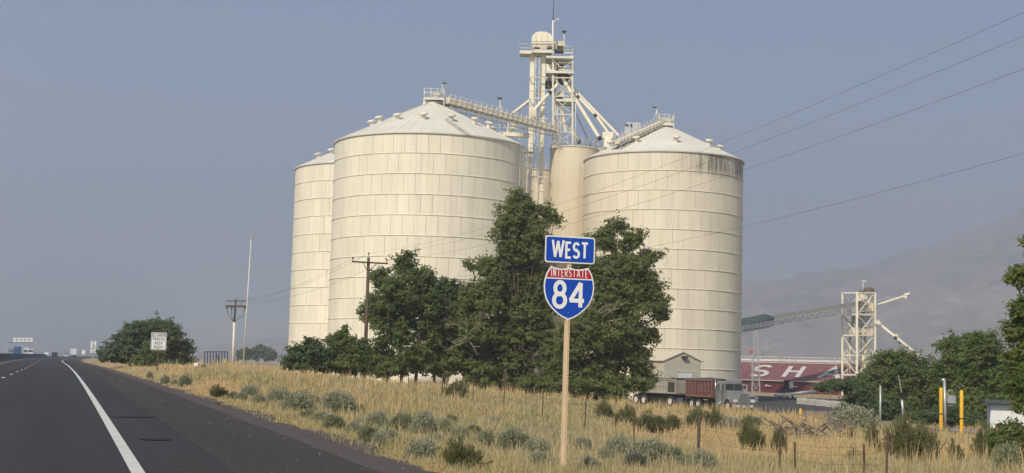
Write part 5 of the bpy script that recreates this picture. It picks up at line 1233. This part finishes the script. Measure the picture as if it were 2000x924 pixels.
def tree(name, label, cat, Y, trunks, clumps, n, size, ml, group=None, bark=M_WOOD, depth=.8, spread=.5, limbs=True, jitter=.35, bare=0):
    """clumps in pixels: (px, py, rx, ry); trunks: [(px, spread_px)]"""
    k = Y / F_PX; base = on(trunks[0], Y); t = thing(name, label, cat, base, group=group)
    cl = []
    for (x, y, rx, ry) in clumps:
        c = P(x, y, Y); R_ = rx * k; cl.append((Vector((c.x, Y + random.uniform(-jitter, jitter) * R_ * 1.6, c.z)), R_, R_ * depth, ry * k))
    zmin = g1(base.x, base.y)
    v = leaf_cloud(cl, n, size, spread=spread)
    q4 = v.reshape(-1, 4, 3); keep = q4[:, :, 2].min(1) > zmin + .05; q4 = q4[keep]
    v = q4.reshape(-1, 3) - np.array(base)
    crown = link('crown', fastmesh('crown', v, [np.arange(len(v)).reshape(-1, 4)], ml), parent=t)
    mb = MB(); H = max(c[0].z + c[3] for c in cl) - base.z
    for j, tx in enumerate(trunks):
        b = on(tx, Y) if j else base.copy(); tops = [c for c in cl if True]
        mid = b + Vector((random.uniform(-.2, .2), random.uniform(-.2, .2), H * .3)); r0 = max(.05, H * .012)
        mb.path([b - Vector((0, 0, .3)), b.lerp(mid, .5) + Vector((.05, .03, 0)), mid], [r0 * 1.25, r0, r0 * .85], n=7)
        if limbs:
            for c in (cl if len(trunks) == 1 else cl[j::len(trunks)]):
                e = c[0] + Vector((0, 0, c[3] * .45)); m1 = mid.lerp(e, .5) + Vector((random.uniform(-.3, .3), random.uniform(-.3, .3), -.05 * H))
                mb.path([mid, m1, e], [r0 * .55, r0 * .3, .02], n=6)
                for q_ in range(3):
                    dd = Vector((random.gauss(0, 1), random.gauss(0, 1), random.gauss(.3, .7))).normalized(); st = m1.lerp(e, random.uniform(.2, .8))
                    mb.path([st, st + dd * c[1] * .5 + Vector((0, 0, .1)), st + dd * c[1] * .9], [r0 * .25, .03, .012], n=5)
    obj('trunk', mb, bark, t)
    if bare:
        mb = MB(); c0 = cl[bare][0]
        for q_ in range(9):
            st = c0 + Vector((random.uniform(-.5, .5), -cl[bare][2] * .6, random.uniform(-.8, .5))); dd = Vector((random.uniform(-1, 1), -.35, random.uniform(-.3, .8))).normalized()
            l_q = random.uniform(1.2, 2.6); m1 = st + dd * l_q * .5; mb.path([st, m1, st + dd * l_q + Vector((0, 0, -.15))], [.035, .022, .01], n=4)
            for z_ in range(2): d2 = (dd + Vector((random.gauss(0, .5), random.gauss(0, .5), random.gauss(0, .5)))).normalized(); mb.path([m1, m1 + d2 * l_q * .45], [.018, .008], n=4)
        obj('bare_branches', mb, mat('pale_dead_wood', (.34, .29, .23), .9), t)
    return t
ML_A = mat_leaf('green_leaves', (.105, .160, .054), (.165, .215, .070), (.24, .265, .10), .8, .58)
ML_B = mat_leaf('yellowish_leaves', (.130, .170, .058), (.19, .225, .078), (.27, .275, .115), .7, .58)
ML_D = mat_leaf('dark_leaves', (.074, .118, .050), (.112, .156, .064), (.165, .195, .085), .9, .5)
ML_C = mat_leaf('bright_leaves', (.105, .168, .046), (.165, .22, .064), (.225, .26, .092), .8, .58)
# row in front of the silos
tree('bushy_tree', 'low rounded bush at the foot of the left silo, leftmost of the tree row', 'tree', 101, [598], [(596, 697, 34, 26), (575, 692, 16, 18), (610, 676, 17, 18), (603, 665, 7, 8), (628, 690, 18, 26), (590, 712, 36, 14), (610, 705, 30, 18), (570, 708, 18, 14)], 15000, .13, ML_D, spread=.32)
tree('bushy_tree', 'pointed bush between the low round bush and the leaning pole', 'tree', 103, [664], [(664, 690, 30, 34), (668, 655, 12, 18), (674, 640, 6, 10), (648, 668, 13, 15), (690, 700, 28, 24), (655, 714, 44, 14), (640, 690, 14, 18), (670, 722, 46, 14), (700, 690, 26, 30), (690, 670, 20, 18)], 20000, .13, ML_A, spread=.32)
tree('leafy_tree', 'leafy tree with a white litter of gaps right behind the leaning pole', 'tree', 112, [786, 812], [(778, 575, 50, 48), (790, 520, 30, 26), (798, 497, 10, 12), (826, 548, 30, 30), (745, 545, 28, 24), (735, 610, 32, 40), (768, 650, 50, 46), (825, 610, 34, 46), (842, 660, 26, 40), (730, 690, 36, 34), (775, 712, 60, 24), (745, 722, 36, 18), (815, 700, 44, 30), (700, 715, 20, 16), (835, 535, 14, 14), (800, 585, 40, 40)], 42000, .145, ML_A, spread=.42)
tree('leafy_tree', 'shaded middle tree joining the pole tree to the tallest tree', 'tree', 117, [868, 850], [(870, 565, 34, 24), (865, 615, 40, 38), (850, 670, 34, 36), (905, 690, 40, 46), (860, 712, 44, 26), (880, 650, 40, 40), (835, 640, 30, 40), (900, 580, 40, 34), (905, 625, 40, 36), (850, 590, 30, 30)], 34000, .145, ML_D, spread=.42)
tree('tall_tree', 'tallest tree, rising in front of the gap between the silos', 'tree', 113, [1010, 985], [(1015, 400, 34, 30), (1000, 385, 18, 16), (1068, 415, 22, 22), (1040, 430, 38, 34), (985, 440, 34, 34), (1000, 490, 46, 44), (1050, 480, 36, 40), (955, 520, 34, 30), (1005, 560, 56, 50), (940, 600, 44, 44), (985, 640, 52, 44), (1040, 610, 42, 60), (925, 655, 46, 46), (1010, 700, 58, 50), (950, 715, 54, 36), (918, 520, 14, 12), (1085, 430, 14, 12), (880, 640, 26, 40), (890, 700, 36, 34), (1075, 700, 44, 44), (1060, 650, 34, 40), (1000, 745, 60, 30), (930, 735, 50, 24), (1060, 750, 50, 24), (870, 725, 34, 20), (1020, 430, 40, 36), (1020, 520, 50, 50), (1050, 560, 44, 50), (975, 690, 56, 44), (1015, 620, 50, 50), (1000, 530, 44, 44), (960, 560, 36, 36), (1070, 590, 36, 44)], 92000, .15, ML_B, spread=.46, bare=12)
tree('leafy_tree', 'broad tree behind the route sign reaching right across the silo', 'tree', 110, [1190, 1165], [(1180, 470, 36, 30), (1210, 445, 22, 20), (1192, 432, 10, 10), (1235, 475, 34, 26), (1270, 500, 26, 18), (1215, 520, 58, 42), (1160, 530, 46, 44), (1265, 560, 36, 32), (1220, 590, 60, 44), (1290, 610, 28, 20), (1275, 590, 30, 22), (1175, 620, 54, 50), (1235, 650, 42, 36), (1270, 655, 22, 20), (1130, 660, 50, 54), (1195, 700, 60, 46), (1245, 700, 40, 34), (1150, 730, 64, 32), (1220, 745, 56, 24), (1255, 750, 26, 22), (1135, 560, 30, 40), (1250, 725, 30, 24), (1130, 755, 50, 22), (1190, 760, 60, 20), (1100, 720, 40, 40), (1200, 560, 56, 46), (1190, 660, 60, 46), (1245, 540, 40, 36)], 82000, .145, ML_B, spread=.46, bare=11)
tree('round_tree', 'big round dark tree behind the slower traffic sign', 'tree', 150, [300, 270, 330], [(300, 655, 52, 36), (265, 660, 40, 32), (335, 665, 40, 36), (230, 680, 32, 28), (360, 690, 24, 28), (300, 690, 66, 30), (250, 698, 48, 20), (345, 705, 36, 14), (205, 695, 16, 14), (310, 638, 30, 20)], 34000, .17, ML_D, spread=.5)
tree('leafy_tree', 'lighter green sapling growing at the foot of the slower traffic sign', 'tree', 138, [292], [(290, 690, 20, 20), (280, 705, 26, 14), (308, 702, 20, 16)], 5000, .14, ML_A, spread=.35)
for (x, y, rx, ry, lb) in ((480, 690, 20, 14, 'left'), (505, 688, 16, 14, 'middle'), (527, 693, 12, 11, 'right')):
    tree('distant_tree', lb + ' of three hazy trees on the plain beyond the flagpole', 'tree', 520, [x], [(x, y, rx * .8, ry), (x - rx * .4, y + 3, rx * .5, ry * .7), (x + rx * .5, y + 4, rx * .5, ry * .7)], 3500, .55, ML_D, group='hazy trees beyond the flagpole', spread=1.0)
for (x, y, rx, ry, lb) in ((1832, 567, 13, 6, 'darkest hazy tree high on the hillside terrace'), (1856, 572, 9, 4, 'small hazy tree beside the darkest terrace tree'), (1945, 563, 16, 7, 'rightmost hazy tree on the hillside terrace')):
    pr_ = P(x, y, 3110); px_ = 1000 + (x - 1000); pt = Vector((pr_.x, 3110, max(P(px_, float(np.interp(px_, hx, hy)), 5200).z, 0) * .366 - 6)); kx = 3110 / F_PX; t = thing('hillside_tree', lb, 'tree', pt, group='hazy trees on the hillside terrace')
    cl = [(Vector((0, 0, ry * kx * .8)), rx * kx * .8, 8, ry * kx), (Vector((rx * kx * .6, 0, ry * kx * .5)), rx * kx * .5, 6, ry * kx * .7), (Vector((-rx * kx * .6, 0, ry * kx * .5)), rx * kx * .5, 6, ry * kx * .6)]
    v = leaf_cloud(cl, 1500, 1.5, spread=2.0); link('crown', fastmesh('crown', v, [np.arange(len(v)).reshape(-1, 4)], ML_D), parent=t)
    obj('trunk', MB().tube((0, 0, -6), (0, 0, ry * kx * .8), .6, .3, n=6), M_WOOD, t, local=True)
# right side
tree('conifer_bush', 'dark spreading juniper below the loading tower', 'tree', 118, [1660], [(1665, 760, 34, 24), (1640, 752, 34, 10), (1675, 790, 36, 26), (1690, 745, 26, 16), (1610, 757, 22, 5)], 15000, .13, ML_D, spread=.35)
tree('leafy_tree', 'soft green willow between the loading tower and the bollards', 'tree', 112, [1745, 1770], [(1740, 725, 44, 36), (1770, 712, 36, 28), (1715, 765, 40, 36), (1790, 750, 44, 44), (1760, 790, 60, 34), (1740, 700, 16, 16), (1805, 720, 26, 26), (1820, 780, 36, 36)], 30000, .14, ML_A, spread=.5)
tree('leafy_tree', 'bright leafy tree behind the hooked post and white shed', 'tree', 104, [1890, 1915], [(1885, 690, 40, 34), (1860, 680, 26, 26), (1920, 680, 34, 30), (1900, 660, 20, 12), (1850, 730, 34, 36), (1905, 740, 44, 44), (1945, 720, 40, 50), (1880, 785, 50, 34), (1940, 790, 44, 30), (1985, 740, 40, 50)], 34000, .15, ML_C, spread=.5)
tree('roadside_tree', 'near leafy tree entering at the right edge with a hanging branch', 'tree', 46, [2075], [(1998, 540, 26, 24), (1990, 600, 22, 26), (2015, 620, 36, 40), (1982, 655, 26, 26), (2000, 700, 30, 36), (1985, 745, 30, 34), (2010, 770, 34, 34), (2040, 560, 44, 60), (2060, 660, 60, 70), (2070, 760, 60, 50), (2004, 475, 6, 20), (1975, 545, 8, 14), (1968, 700, 16, 22), (1995, 790, 22, 20)], 34000, .085, ML_C, spread=.24)
tree('leafy_bush', 'leafy green bush at the lower right edge below the white shed', 'bush', 40, [1985], [(1985, 850, 26, 24), (1965, 870, 26, 26), (1995, 885, 26, 24), (1945, 860, 16, 14)], 9000, .07, ML_A, spread=.2)
tree('red_shrub', 'small rusty red shrub against the white shed corner', 'bush', 72, [1950], [(1950, 835, 9, 12), (1944, 845, 8, 8)], 1300, .08, mat_leaf('rusty_leaves', (.10, .03, .012), (.13, .05, .02), (.15, .08, .03), 1.0), spread=.16)
tree('bramble_hedge', 'tangled dark bramble along the yard road behind the bollards', 'hedge', 94, [1870, 1800, 1930], [(1800, 815, 46, 16), (1850, 815, 40, 18), (1900, 820, 40, 18), (1940, 830, 30, 16), (1770, 818, 24, 12)], 16000, .10, ML_D, spread=.3, limbs=False)
tree('bushy_tree', 'dark leafy mass hanging behind the grey tray post', 'tree', 101, [1700], [(1700, 800, 30, 24), (1730, 800, 34, 22), (1688, 770, 20, 24)], 9000, .12, ML_D, spread=.35)

# ------------------------------------------------------------------ sagebrush and broom
def shrub_mesh(name, n, mt, h, style, seed):
    g = np.random.default_rng(seed); m = n
    if style == 'sage':
        cs = g.uniform(-.7, .7, (9, 2)); ci = g.integers(0, 9, m)
        a = g.uniform(0, 2 * math.pi, m); el = np.arccos(g.uniform(0.05, 1, m)); rr = g.random(m) ** .35
        d = np.stack([np.sin(el) * np.cos(a), np.sin(el) * np.sin(a), np.cos(el)], 1)
        p = np.zeros((m, 3)); p[:, :2] = cs[ci] * .55; p += d * rr[:, None] * np.array([.55, .55, .85]) * (0.75 + .35 * g.random(9)[ci])[:, None]
        up = d * .7 + g.normal(size=(m, 3)) * .35 + np.array([0, 0, .7]); L_ = .10 * (.6 + g.random(m)); w_ = .032
    else:
        nb = 110; an_ = g.uniform(0, 2 * math.pi, nb); ra_ = g.random(nb) ** .6 * .85; lc = g.uniform(-.5, .5, (4, 2)); lh = np.array([1.1, .8, .6, .9]) * g.uniform(.8, 1.1, 4); li = g.integers(0, 4, nb); cs = lc[li] * .8 + np.stack([np.cos(an_), np.sin(an_)], 1) * (ra_ * .18)[:, None]
        hgt_ = (1.05 - .6 * ra_ ** 1.6) * g.uniform(.5, 1.15, nb) * lh[li]; ci = g.integers(0, nb, m); t = g.random(m) ** .75
        out = np.stack([np.cos(an_), np.sin(an_)], 1) * (ra_ * .42)[:, None] + g.normal(size=(nb, 2)) * .10
        p = np.zeros((m, 3)); p[:, :2] = cs[ci] + out[ci] * t[:, None] + g.normal(size=(m, 2)) * (.06 + .05 * (1 - t))[:, None]; p[:, 2] = t * hgt_[ci]
        up = np.concatenate([out[ci] * .9, hgt_[ci][:, None]], 1) + g.normal(size=(m, 3)) * .28; L_ = .14 * (.6 + g.random(m)); w_ = .013
    up /= np.linalg.norm(up, axis=1, keepdims=True); s = np.cross(up, g.normal(size=(m, 3))); s /= np.linalg.norm(s, axis=1, keepdims=True)
    L_ = L_[:, None]
    v = np.stack([p - up * L_ * .5, p + s * w_, p + up * L_ * .5, p - s * w_], 1).reshape(-1, 3); v[:, 2] = np.maximum(v[:, 2] * h, -.02)
    return fastmesh(name, v, [np.arange(m * 4).reshape(-1, 4)], mt)
ML_S = mat_leaf('sage_leaves', (.24, .25, .165), (.31, .315, .22), (.38, .37, .27), 2.2, .25)
ML_S2 = mat_leaf('green_sage_leaves', (.18, .20, .115), (.245, .255, .155), (.31, .30, .19), 2.2, .25)
ML_K = mat_leaf('broom_leaves', (.105, .118, .050), (.15, .155, .068), (.24, .20, .11), 1.6, .25)
STEM = mat('shrub_stems', (.10, .075, .055), .9)
SAGE = [shrub_mesh('foliage', 4200, (ML_S, ML_S2, ML_S)[i], 1.0, 'sage', 40 + i) for i in range(3)]
BROOM = [shrub_mesh('foliage', 8000, ML_K, 1.0, 'broom', 50 + i) for i in range(4)]
smb = MB()
for i in range(16):
    a = random.uniform(0, 6.28); q_ = random.uniform(.2, .6); smb.path([(0.05 * math.cos(a), .05 * math.sin(a), -.1), (q_ * .5 * math.cos(a), q_ * .5 * math.sin(a), .3), (q_ * math.cos(a), q_ * math.sin(a), random.uniform(.5, .75))], [.022, .015, .006], n=4)
SME = smb.me('stems', STEM)
FOOT = []
def shrub(px, py, w_, h_, kind='sage', label=None, Yf=None):
    p = hit(px, py); k = p.y / F_PX; i = random.randrange(3)
    me = SAGE[i] if kind == 'sage' else BROOM[random.randrange(4)]
    t = thing('sagebrush' if kind == 'sage' else 'broom_shrub', label, 'shrub', p, random.uniform(0, 6.28), 'sagebrush clumps in the verge' if kind == 'sage' else 'dark green broom shrubs in the verge')
    w2 = w_ * k * (.66 if kind == 'sage' else .62); hh = h_ * k * (1.42 if kind == 'sage' else 1.25); FOOT.append((p.x, p.y, w2 * .8))
    link('foliage', me, (0, 0, 0), 0, (w2, w2, hh), t); link('stems', SME, (0, 0, 0), 0, (w2, w2, hh), t)
SG = [(292, 741, 15, 13), (323, 751, 20, 15), (340, 752, 12, 9), (362, 757, 25, 20), (486, 776, 33, 20), (455, 779, 22, 12), (542, 790, 44, 26), (576, 806, 60, 34), (657, 812, 74, 38), (625, 830, 46, 22), (652, 843, 44, 28), (738, 838, 46, 28), (783, 842, 50, 30), (826, 846, 50, 36), (866, 842, 34, 20), (720, 870, 44, 34), (740, 876, 30, 28), (817, 900, 56, 34), (603, 800, 30, 18),
      (900, 858, 36, 20), (960, 832, 34, 16), (945, 876, 40, 30), (1006, 884, 72, 36), (1042, 898, 66, 36), (1054, 926, 60, 36), (1207, 900, 60, 40), (1270, 912, 84, 46), (1312, 914, 50, 36), (1375, 930, 60, 40), (1430, 842, 50, 22), (1470, 838, 46, 22), (1240, 920, 50, 30), (1140, 880, 40, 20), (700, 806, 24, 14), (1960, 925, 60, 50), (1150, 930, 50, 30)]
SG += [(470, 783, 26, 14), (505, 790, 30, 18), (600, 822, 34, 18), (690, 850, 36, 22), (760, 868, 40, 24), (700, 836, 30, 16), (850, 872, 34, 20), (610, 790, 30, 16), (880, 830, 30, 18), (925, 850, 30, 16), (1000, 862, 40, 22), (1330, 918, 50, 26), (1185, 908, 44, 26)]
ORD = ['first', 'second', 'third', 'fourth', 'fifth', 'sixth', 'seventh', 'eighth', 'ninth', 'tenth', 'eleventh', 'twelfth', 'thirteenth', 'fourteenth', 'fifteenth', 'sixteenth', 'seventeenth', 'eighteenth', 'nineteenth', 'twentieth'] + ['twenty ' + q_ for q_ in ('first', 'second', 'third', 'fourth', 'fifth', 'sixth', 'seventh', 'eighth', 'ninth')]
def row_of(q_):
    p = hit(q_[0], q_[1]); lat = float(latlong(p.x, p.y)[0])
    return 'verge' if q_[0] < 1095 and lat < 7.6 else ('mid' if q_[0] < 1095 else 'right')
ROWS = {'verge': 'along the gravel edge', 'mid': 'in the set back row', 'right': 'in the grass right of the route sign'}
for rw, ph in ROWS.items():
    for i, q_ in enumerate(sorted(x for x in SG if row_of(x) == rw)):
        sz = 'small' if q_[2] < 32 else ('large' if q_[2] > 58 else 'rounded'); shrub(*q_, label=f'{sz} grey green sagebrush, {ORD[i]} from the left {ph}')
shrub(1664, 842, 96, 42, 'sage', 'largest grey sagebrush, wide dome beside the yard road')
shrub(432, 778, 42, 20, 'broom', 'small dark weed clump nearest the asphalt left of the poles')
for (a, lb) in (((880, 781, 58, 28), 'dark broom clump alone below the middle tree'), ((1186, 822, 46, 30), 'leftmost of the dark broom row behind the fence'), ((1216, 834, 46, 32), 'second from left in the dark broom row behind the fence'), ((1270, 844, 70, 34), 'widest clump of the dark broom row behind the fence'), ((1312, 840, 40, 26), 'fourth clump of the dark broom row behind the fence'),
                ((1352, 842, 50, 32), 'fifth clump of the dark broom row behind the fence'), ((1386, 840, 46, 34), 'rightmost of the dark broom row, beside bare branches'), ((1472, 882, 54, 48), 'tall olive broom left of the dead branch pile'), ((1520, 886, 38, 40), 'narrow broom in front of the dead branch pile'), ((1661, 868, 22, 24), 'tiny broom tuft below the large grey sagebrush'),
                ((1706, 875, 30, 44), 'thin spiky broom left of the biggest broom'), ((1724, 890, 22, 26), 'short broom sprig at the foot of the spiky one'), ((1775, 905, 96, 70), 'biggest broom shrub, left half of the dark thicket near the bollards'), ((1820, 905, 80, 64), 'right half of the dark broom thicket near the bollards'), ((1862, 908, 40, 40), 'sparse broom right of the dark thicket'),
                ((1928, 898, 56, 54), 'olive broom below the white metal shed'), ((907, 918, 86, 46), 'low green weed clump at the gravel edge near the picture bottom'), ((835, 893, 40, 26), 'small green weed at the gravel edge'), ((1660, 905, 40, 24), 'dry half green broom in the golden grass')):
    shrub(*a, 'broom', lb)
# dead branches
def brush(label, pts, n, wpx, hpx):
    p = hit(*pts); k = p.y / F_PX; t = thing('dead_branches', label, 'brush pile', p); m = mat('grey_dead_wood', (.19, .155, .13), .9, var=.3, scale=4)
    for i in range(n):
        a = Vector((random.uniform(-.5, .5) * wpx * k, random.uniform(-.6, .6), random.uniform(.05, .5) * hpx * k)); d = Vector((random.choice((-1, 1)) * random.uniform(.5, 1), random.uniform(-.5, .5), random.uniform(-.15, .5))).normalized()
        l_q = random.uniform(.35, .75) * wpx * k * .6; pts_ = [a, a + d * l_q * .35 + Vector((0, 0, .12)), a + d * l_q * .7 + Vector((0, 0, .14)), a + d * l_q + Vector((0, 0, random.uniform(-.25, .15)))]
        pts_ = [Vector((q.x, q.y, max(q.z, .02))) for q in pts_]
        mb = MB(); mb.path(pts_, [.045, .032, .022, .008], n=5)
        for z_ in range(3):
            s0 = pts_[1].lerp(pts_[2], random.random()); d2 = (d + Vector((random.gauss(0, .5), random.gauss(0, .5), random.gauss(.2, .5)))).normalized(); mb.path([s0, s0 + d2 * l_q * .2, s0 + d2 * l_q * .38], [.018, .012, .005], n=4)
        obj('branch', mb, m, t, local=True)
brush('sprawling pile of grey dead branches in the golden grass', (1575, 862), 34, 130, 44)
brush('few bare arching grey branches at the end of the broom row', (1424, 848), 10, 44, 46)

# ------------------------------------------------------------------ wire fence along the right of way
fe = thing('wire_fence', 'old barbed wire fence on thin rusty stakes running through the grass', 'fence', on(1140, 48))
FP = [(640, 728, 96, 9), (700, 735, 86, 12), (756, 741, 79, 16), (800, 745, 73, 22), (866, 747, 66, 26), (926, 748, 60.7, 34), (985, 752, 56, 38), (1062, 760, 51.5, 40), (1144, 780, 48, 48), (1242, 812, 44, 52), (1366, 850, 40, 56), (1523, 872, 35, 56), (1554, 880, 34.5, 40), (1690, 886, 31.5, 40), (1731, 862, 30.5, 66)]
tops = []
for i, (x, yt, Y, hpx) in enumerate(FP):
    g = on(x, Y); lean = random.uniform(-.08, .08); h_ = 1.15 if i not in (12, 13) else .8
    tp_ = g + Vector((lean, random.uniform(-.05, .05), h_)); mb = MB(); mb.bar(g - Vector((0, 0, .3)), tp_, .042 if i != 10 else .09, .042); obj('post', mb, M_RUST if i != 10 else M_WOOD, fe); tops.append((g, tp_))
for f in (.45, .72, .93):
    mb = MB()
    for (a, b_), (c, d) in zip(tops, tops[1:]):
        p0, p1 = a.lerp(b_, f), c.lerp(d, f); mb.path([p0, p0.lerp(p1, .5) - Vector((0, 0, .06)), p1], .0038, n=3)
    obj('wire', mb, mat('rusty_wire', (.12, .09, .07), .8), fe)

# ------------------------------------------------------------------ grass, pebbles
def mat_grass(name, ca_, cb_, cc_, cd_):
    m = NT(name); pv = m.pos(); f = m.noise(pv, .22, 4); f2 = m.noise(pv, 1.1, 3); f3 = m.noise(pv, 11, 2)
    c = m.mix(m.ramp(f, .42, .6), c4(ca_), c4(cb_)); c = m.mix(m.ramp(f2, .5, .7, 0, .8), c, c4(cc_)); c = m.mix(m.ramp(f3, .5, .75, 0, .7), c, c4(cd_))
    m.set(m.b.inputs['Base Color'], c); m.b.inputs['Roughness'].default_value = .7; m.b.inputs['Specular IOR Level'].default_value = .2
    tr = m.n('ShaderNodeBsdfTranslucent', {0: c}); mx = m.n('ShaderNodeMixShader', {0: .38, 1: m.b.outputs[0], 2: tr.outputs[0]}); m.t.links.new(mx.outputs[0], m.out.inputs[0]); return m.m
def blades(X, Y, h, wid, seedv, lean=.35):
    g = np.random.default_rng(seedv); n = len(X); z = gz(X, Y) - .02
    a = g.uniform(0, 2 * math.pi, n); dx, dy = np.cos(a), np.sin(a); bend = lean * h * g.random(n) * 1.2; ba = g.uniform(0, 2 * math.pi, n)
    bx, by = np.cos(ba) * bend, np.sin(ba) * bend
    base = np.stack([X, Y, z], 1); sx = np.stack([dx * wid, dy * wid, np.zeros(n)], 1)
    mid = base + np.stack([bx * .3, by * .3, h * .55], 1); tip = base + np.stack([bx, by, h], 1)
    v = np.stack([base - sx, base + sx, mid + sx * .75, mid - sx * .75, tip], 1).reshape(-1, 3); o = np.arange(n)[:, None] * 5
    return v, [o + np.array([[0, 1, 2, 3]]), o + np.array([[3, 2, 4]])]
def poly_xy(): return [(on(p, Y).x, Y) for p, Y in YARD]
_py = np.array(poly_xy())
def in_yard(X, Y):
    c = np.zeros(len(X), bool)
    for i in range(len(_py)):
        (ax, ay), (bx, by) = _py[i], _py[i - 1]; k = (ay > Y) != (by > Y); xx = (bx - ax) * (Y - ay) / (by - ay + 1e-9) + ax; c ^= k & (X < xx)
    return c
def vnoise(X, Y, s, seedv):
    g = np.random.default_rng(seedv); ph = g.uniform(0, 6.28, (6, 2)); fr = g.uniform(.5, 1.8, 6) * s; an = g.uniform(0, 3.14, 6)
    return sum(np.sin((X * np.cos(an[i]) + Y * np.sin(an[i])) * fr[i] + ph[i, 0]) for i in range(6)) / 6
def scatter(n, y0, y1, seedv, clump=5, cs=.10):
    g = np.random.default_rng(seedv); m = n // clump
    Y = np.exp(g.uniform(math.log(y0), math.log(y1), m)); X = g.uniform(-.52, .60, m) * Y
    r = np.repeat(cs * (Y / 30) ** .35, clump); X = np.repeat(X, clump) + g.normal(size=m * clump) * r; Y = np.repeat(Y, clump) + g.normal(size=m * clump) * r
    lat, s = latlong(X, Y); edge = 4.35 + .25 * vnoise(X, Y, .9, 3) + .2 * g.random(len(X))
    k = (lat > edge) & ~in_yard(X, Y) & ~((Y > 112) & (X > 8)) & ~((Y > 118) & (X > -14) & (X < 10))
    return X[k], Y[k], lat[k]
def grass(name, n, y0, y1, hmin, hmax, mt, seedv, sel=None, wk=.00034, clump=5, lean=.35):
    X, Y, lat = scatter(n, y0, y1, seedv, clump)
    if sel is not None: k = sel(X, Y, lat); X, Y, lat = X[k], Y[k], lat[k]
    g = np.random.default_rng(seedv + 1); hf = .55 + .45 * sstep((lat - 4.5) / 3.5)
    h = (hmin + (hmax - hmin) * g.random(len(X)) ** 1.3) * hf * (1 + .3 * vnoise(X, Y, .5, 9))
    wid = np.maximum(.0045, wk * Y) * (.6 + .8 * g.random(len(X)))
    v, f = blades(X, Y, h, wid, seedv + 2, lean); return stuff(link(name, fastmesh(name, v, f, mt)))
G_GOLD = mat_grass('golden_dry_grass', (.66, .49, .245), (.58, .45, .23), (.47, .38, .205), (.74, .59, .35))
G_GREEN = mat_grass('half_green_grass', (.32, .33, .155), (.41, .38, .20), (.265, .29, .13), (.53, .46, .26))
G_RED = mat_grass('reddish_cheatgrass', (.66, .42, .21), (.68, .47, .24), (.53, .34, .18), (.74, .56, .33))
G_PALE = mat_grass('pale_stalks', (.62, .52, .32), (.55, .46, .28), (.36, .27, .17), (.70, .60, .40))
def off_shrubs(X, Y):
    k = np.ones(len(X), bool)
    for fx, fy, fr in FOOT: k &= (X - fx) ** 2 + (Y - fy) ** 2 > (fr * .85) ** 2
    return k
def greenish(X, Y, lat): return (vnoise(X, Y, .16, 21) + .75 * np.exp(-((lat - 12.5) / 4.5) ** 2) * (Y < 85) + .06) > .0
def rnd(n, k): return np.random.default_rng(k).random(n)
grass('dry_grass', 380000, 15, 330, .16, .40, G_GOLD, 101, lambda X, Y, l: ~(greenish(X, Y, l) & (rnd(len(X), 1) < .72)) & off_shrubs(X, Y), wk=.00024, lean=.5)
grass('green_grass', 260000, 15, 120, .12, .34, G_GREEN, 201, lambda X, Y, l: (greenish(X, Y, l) | (rnd(len(X), 2) < .12)) & off_shrubs(X, Y), wk=.00026, lean=.6)
grass('cheatgrass', 200000, 14, 75, .08, .22, G_RED, 301, lambda X, Y, l: ((l < 9) | (vnoise(X, Y, .3, 33) > .1)) & off_shrubs(X, Y), wk=.00024, lean=.8)
grass('tall_grass', 26000, 36, 140, .45, .85, G_GOLD, 401, lambda X, Y, l: (l > 9) & ((vnoise(X, Y, .25, 61) > -.05) | (Y > 80)) & off_shrubs(X, Y), wk=.00022, clump=6, lean=.3)
grass('grass_stalks', 7000, 22, 70, .35, .7, G_PALE, 501, lambda X, Y, l: (l > 7) & off_shrubs(X, Y), wk=.0002, clump=3, lean=.35)
g = np.random.default_rng(77); mb = MB()
for i in range(420):                                             # loose stones and bits of litter on the verge
    s0 = math.exp(g.uniform(math.log(11), math.log(90))); l0 = g.choice((g.normal(3.95, .35), g.normal(3.0, .7), g.normal(4.3, .3))); r = g.uniform(.004, .013) * (1 + s0 / 60); z = .0 if l0 < 3.45 else -.03 - .06 * min(1, (l0 - 3.4) / .95)
    c = rd(max(l0, 1.9), s0, z + r * .3); mb.box(c, (r * 2, r * g.uniform(1.2, 2.4), r * 1.2), g.uniform(0, 3))
stuff(obj('gravel_stones', mb, mat('loose_stones', (.16, .14, .125), .9, var=.5, scale=9)))
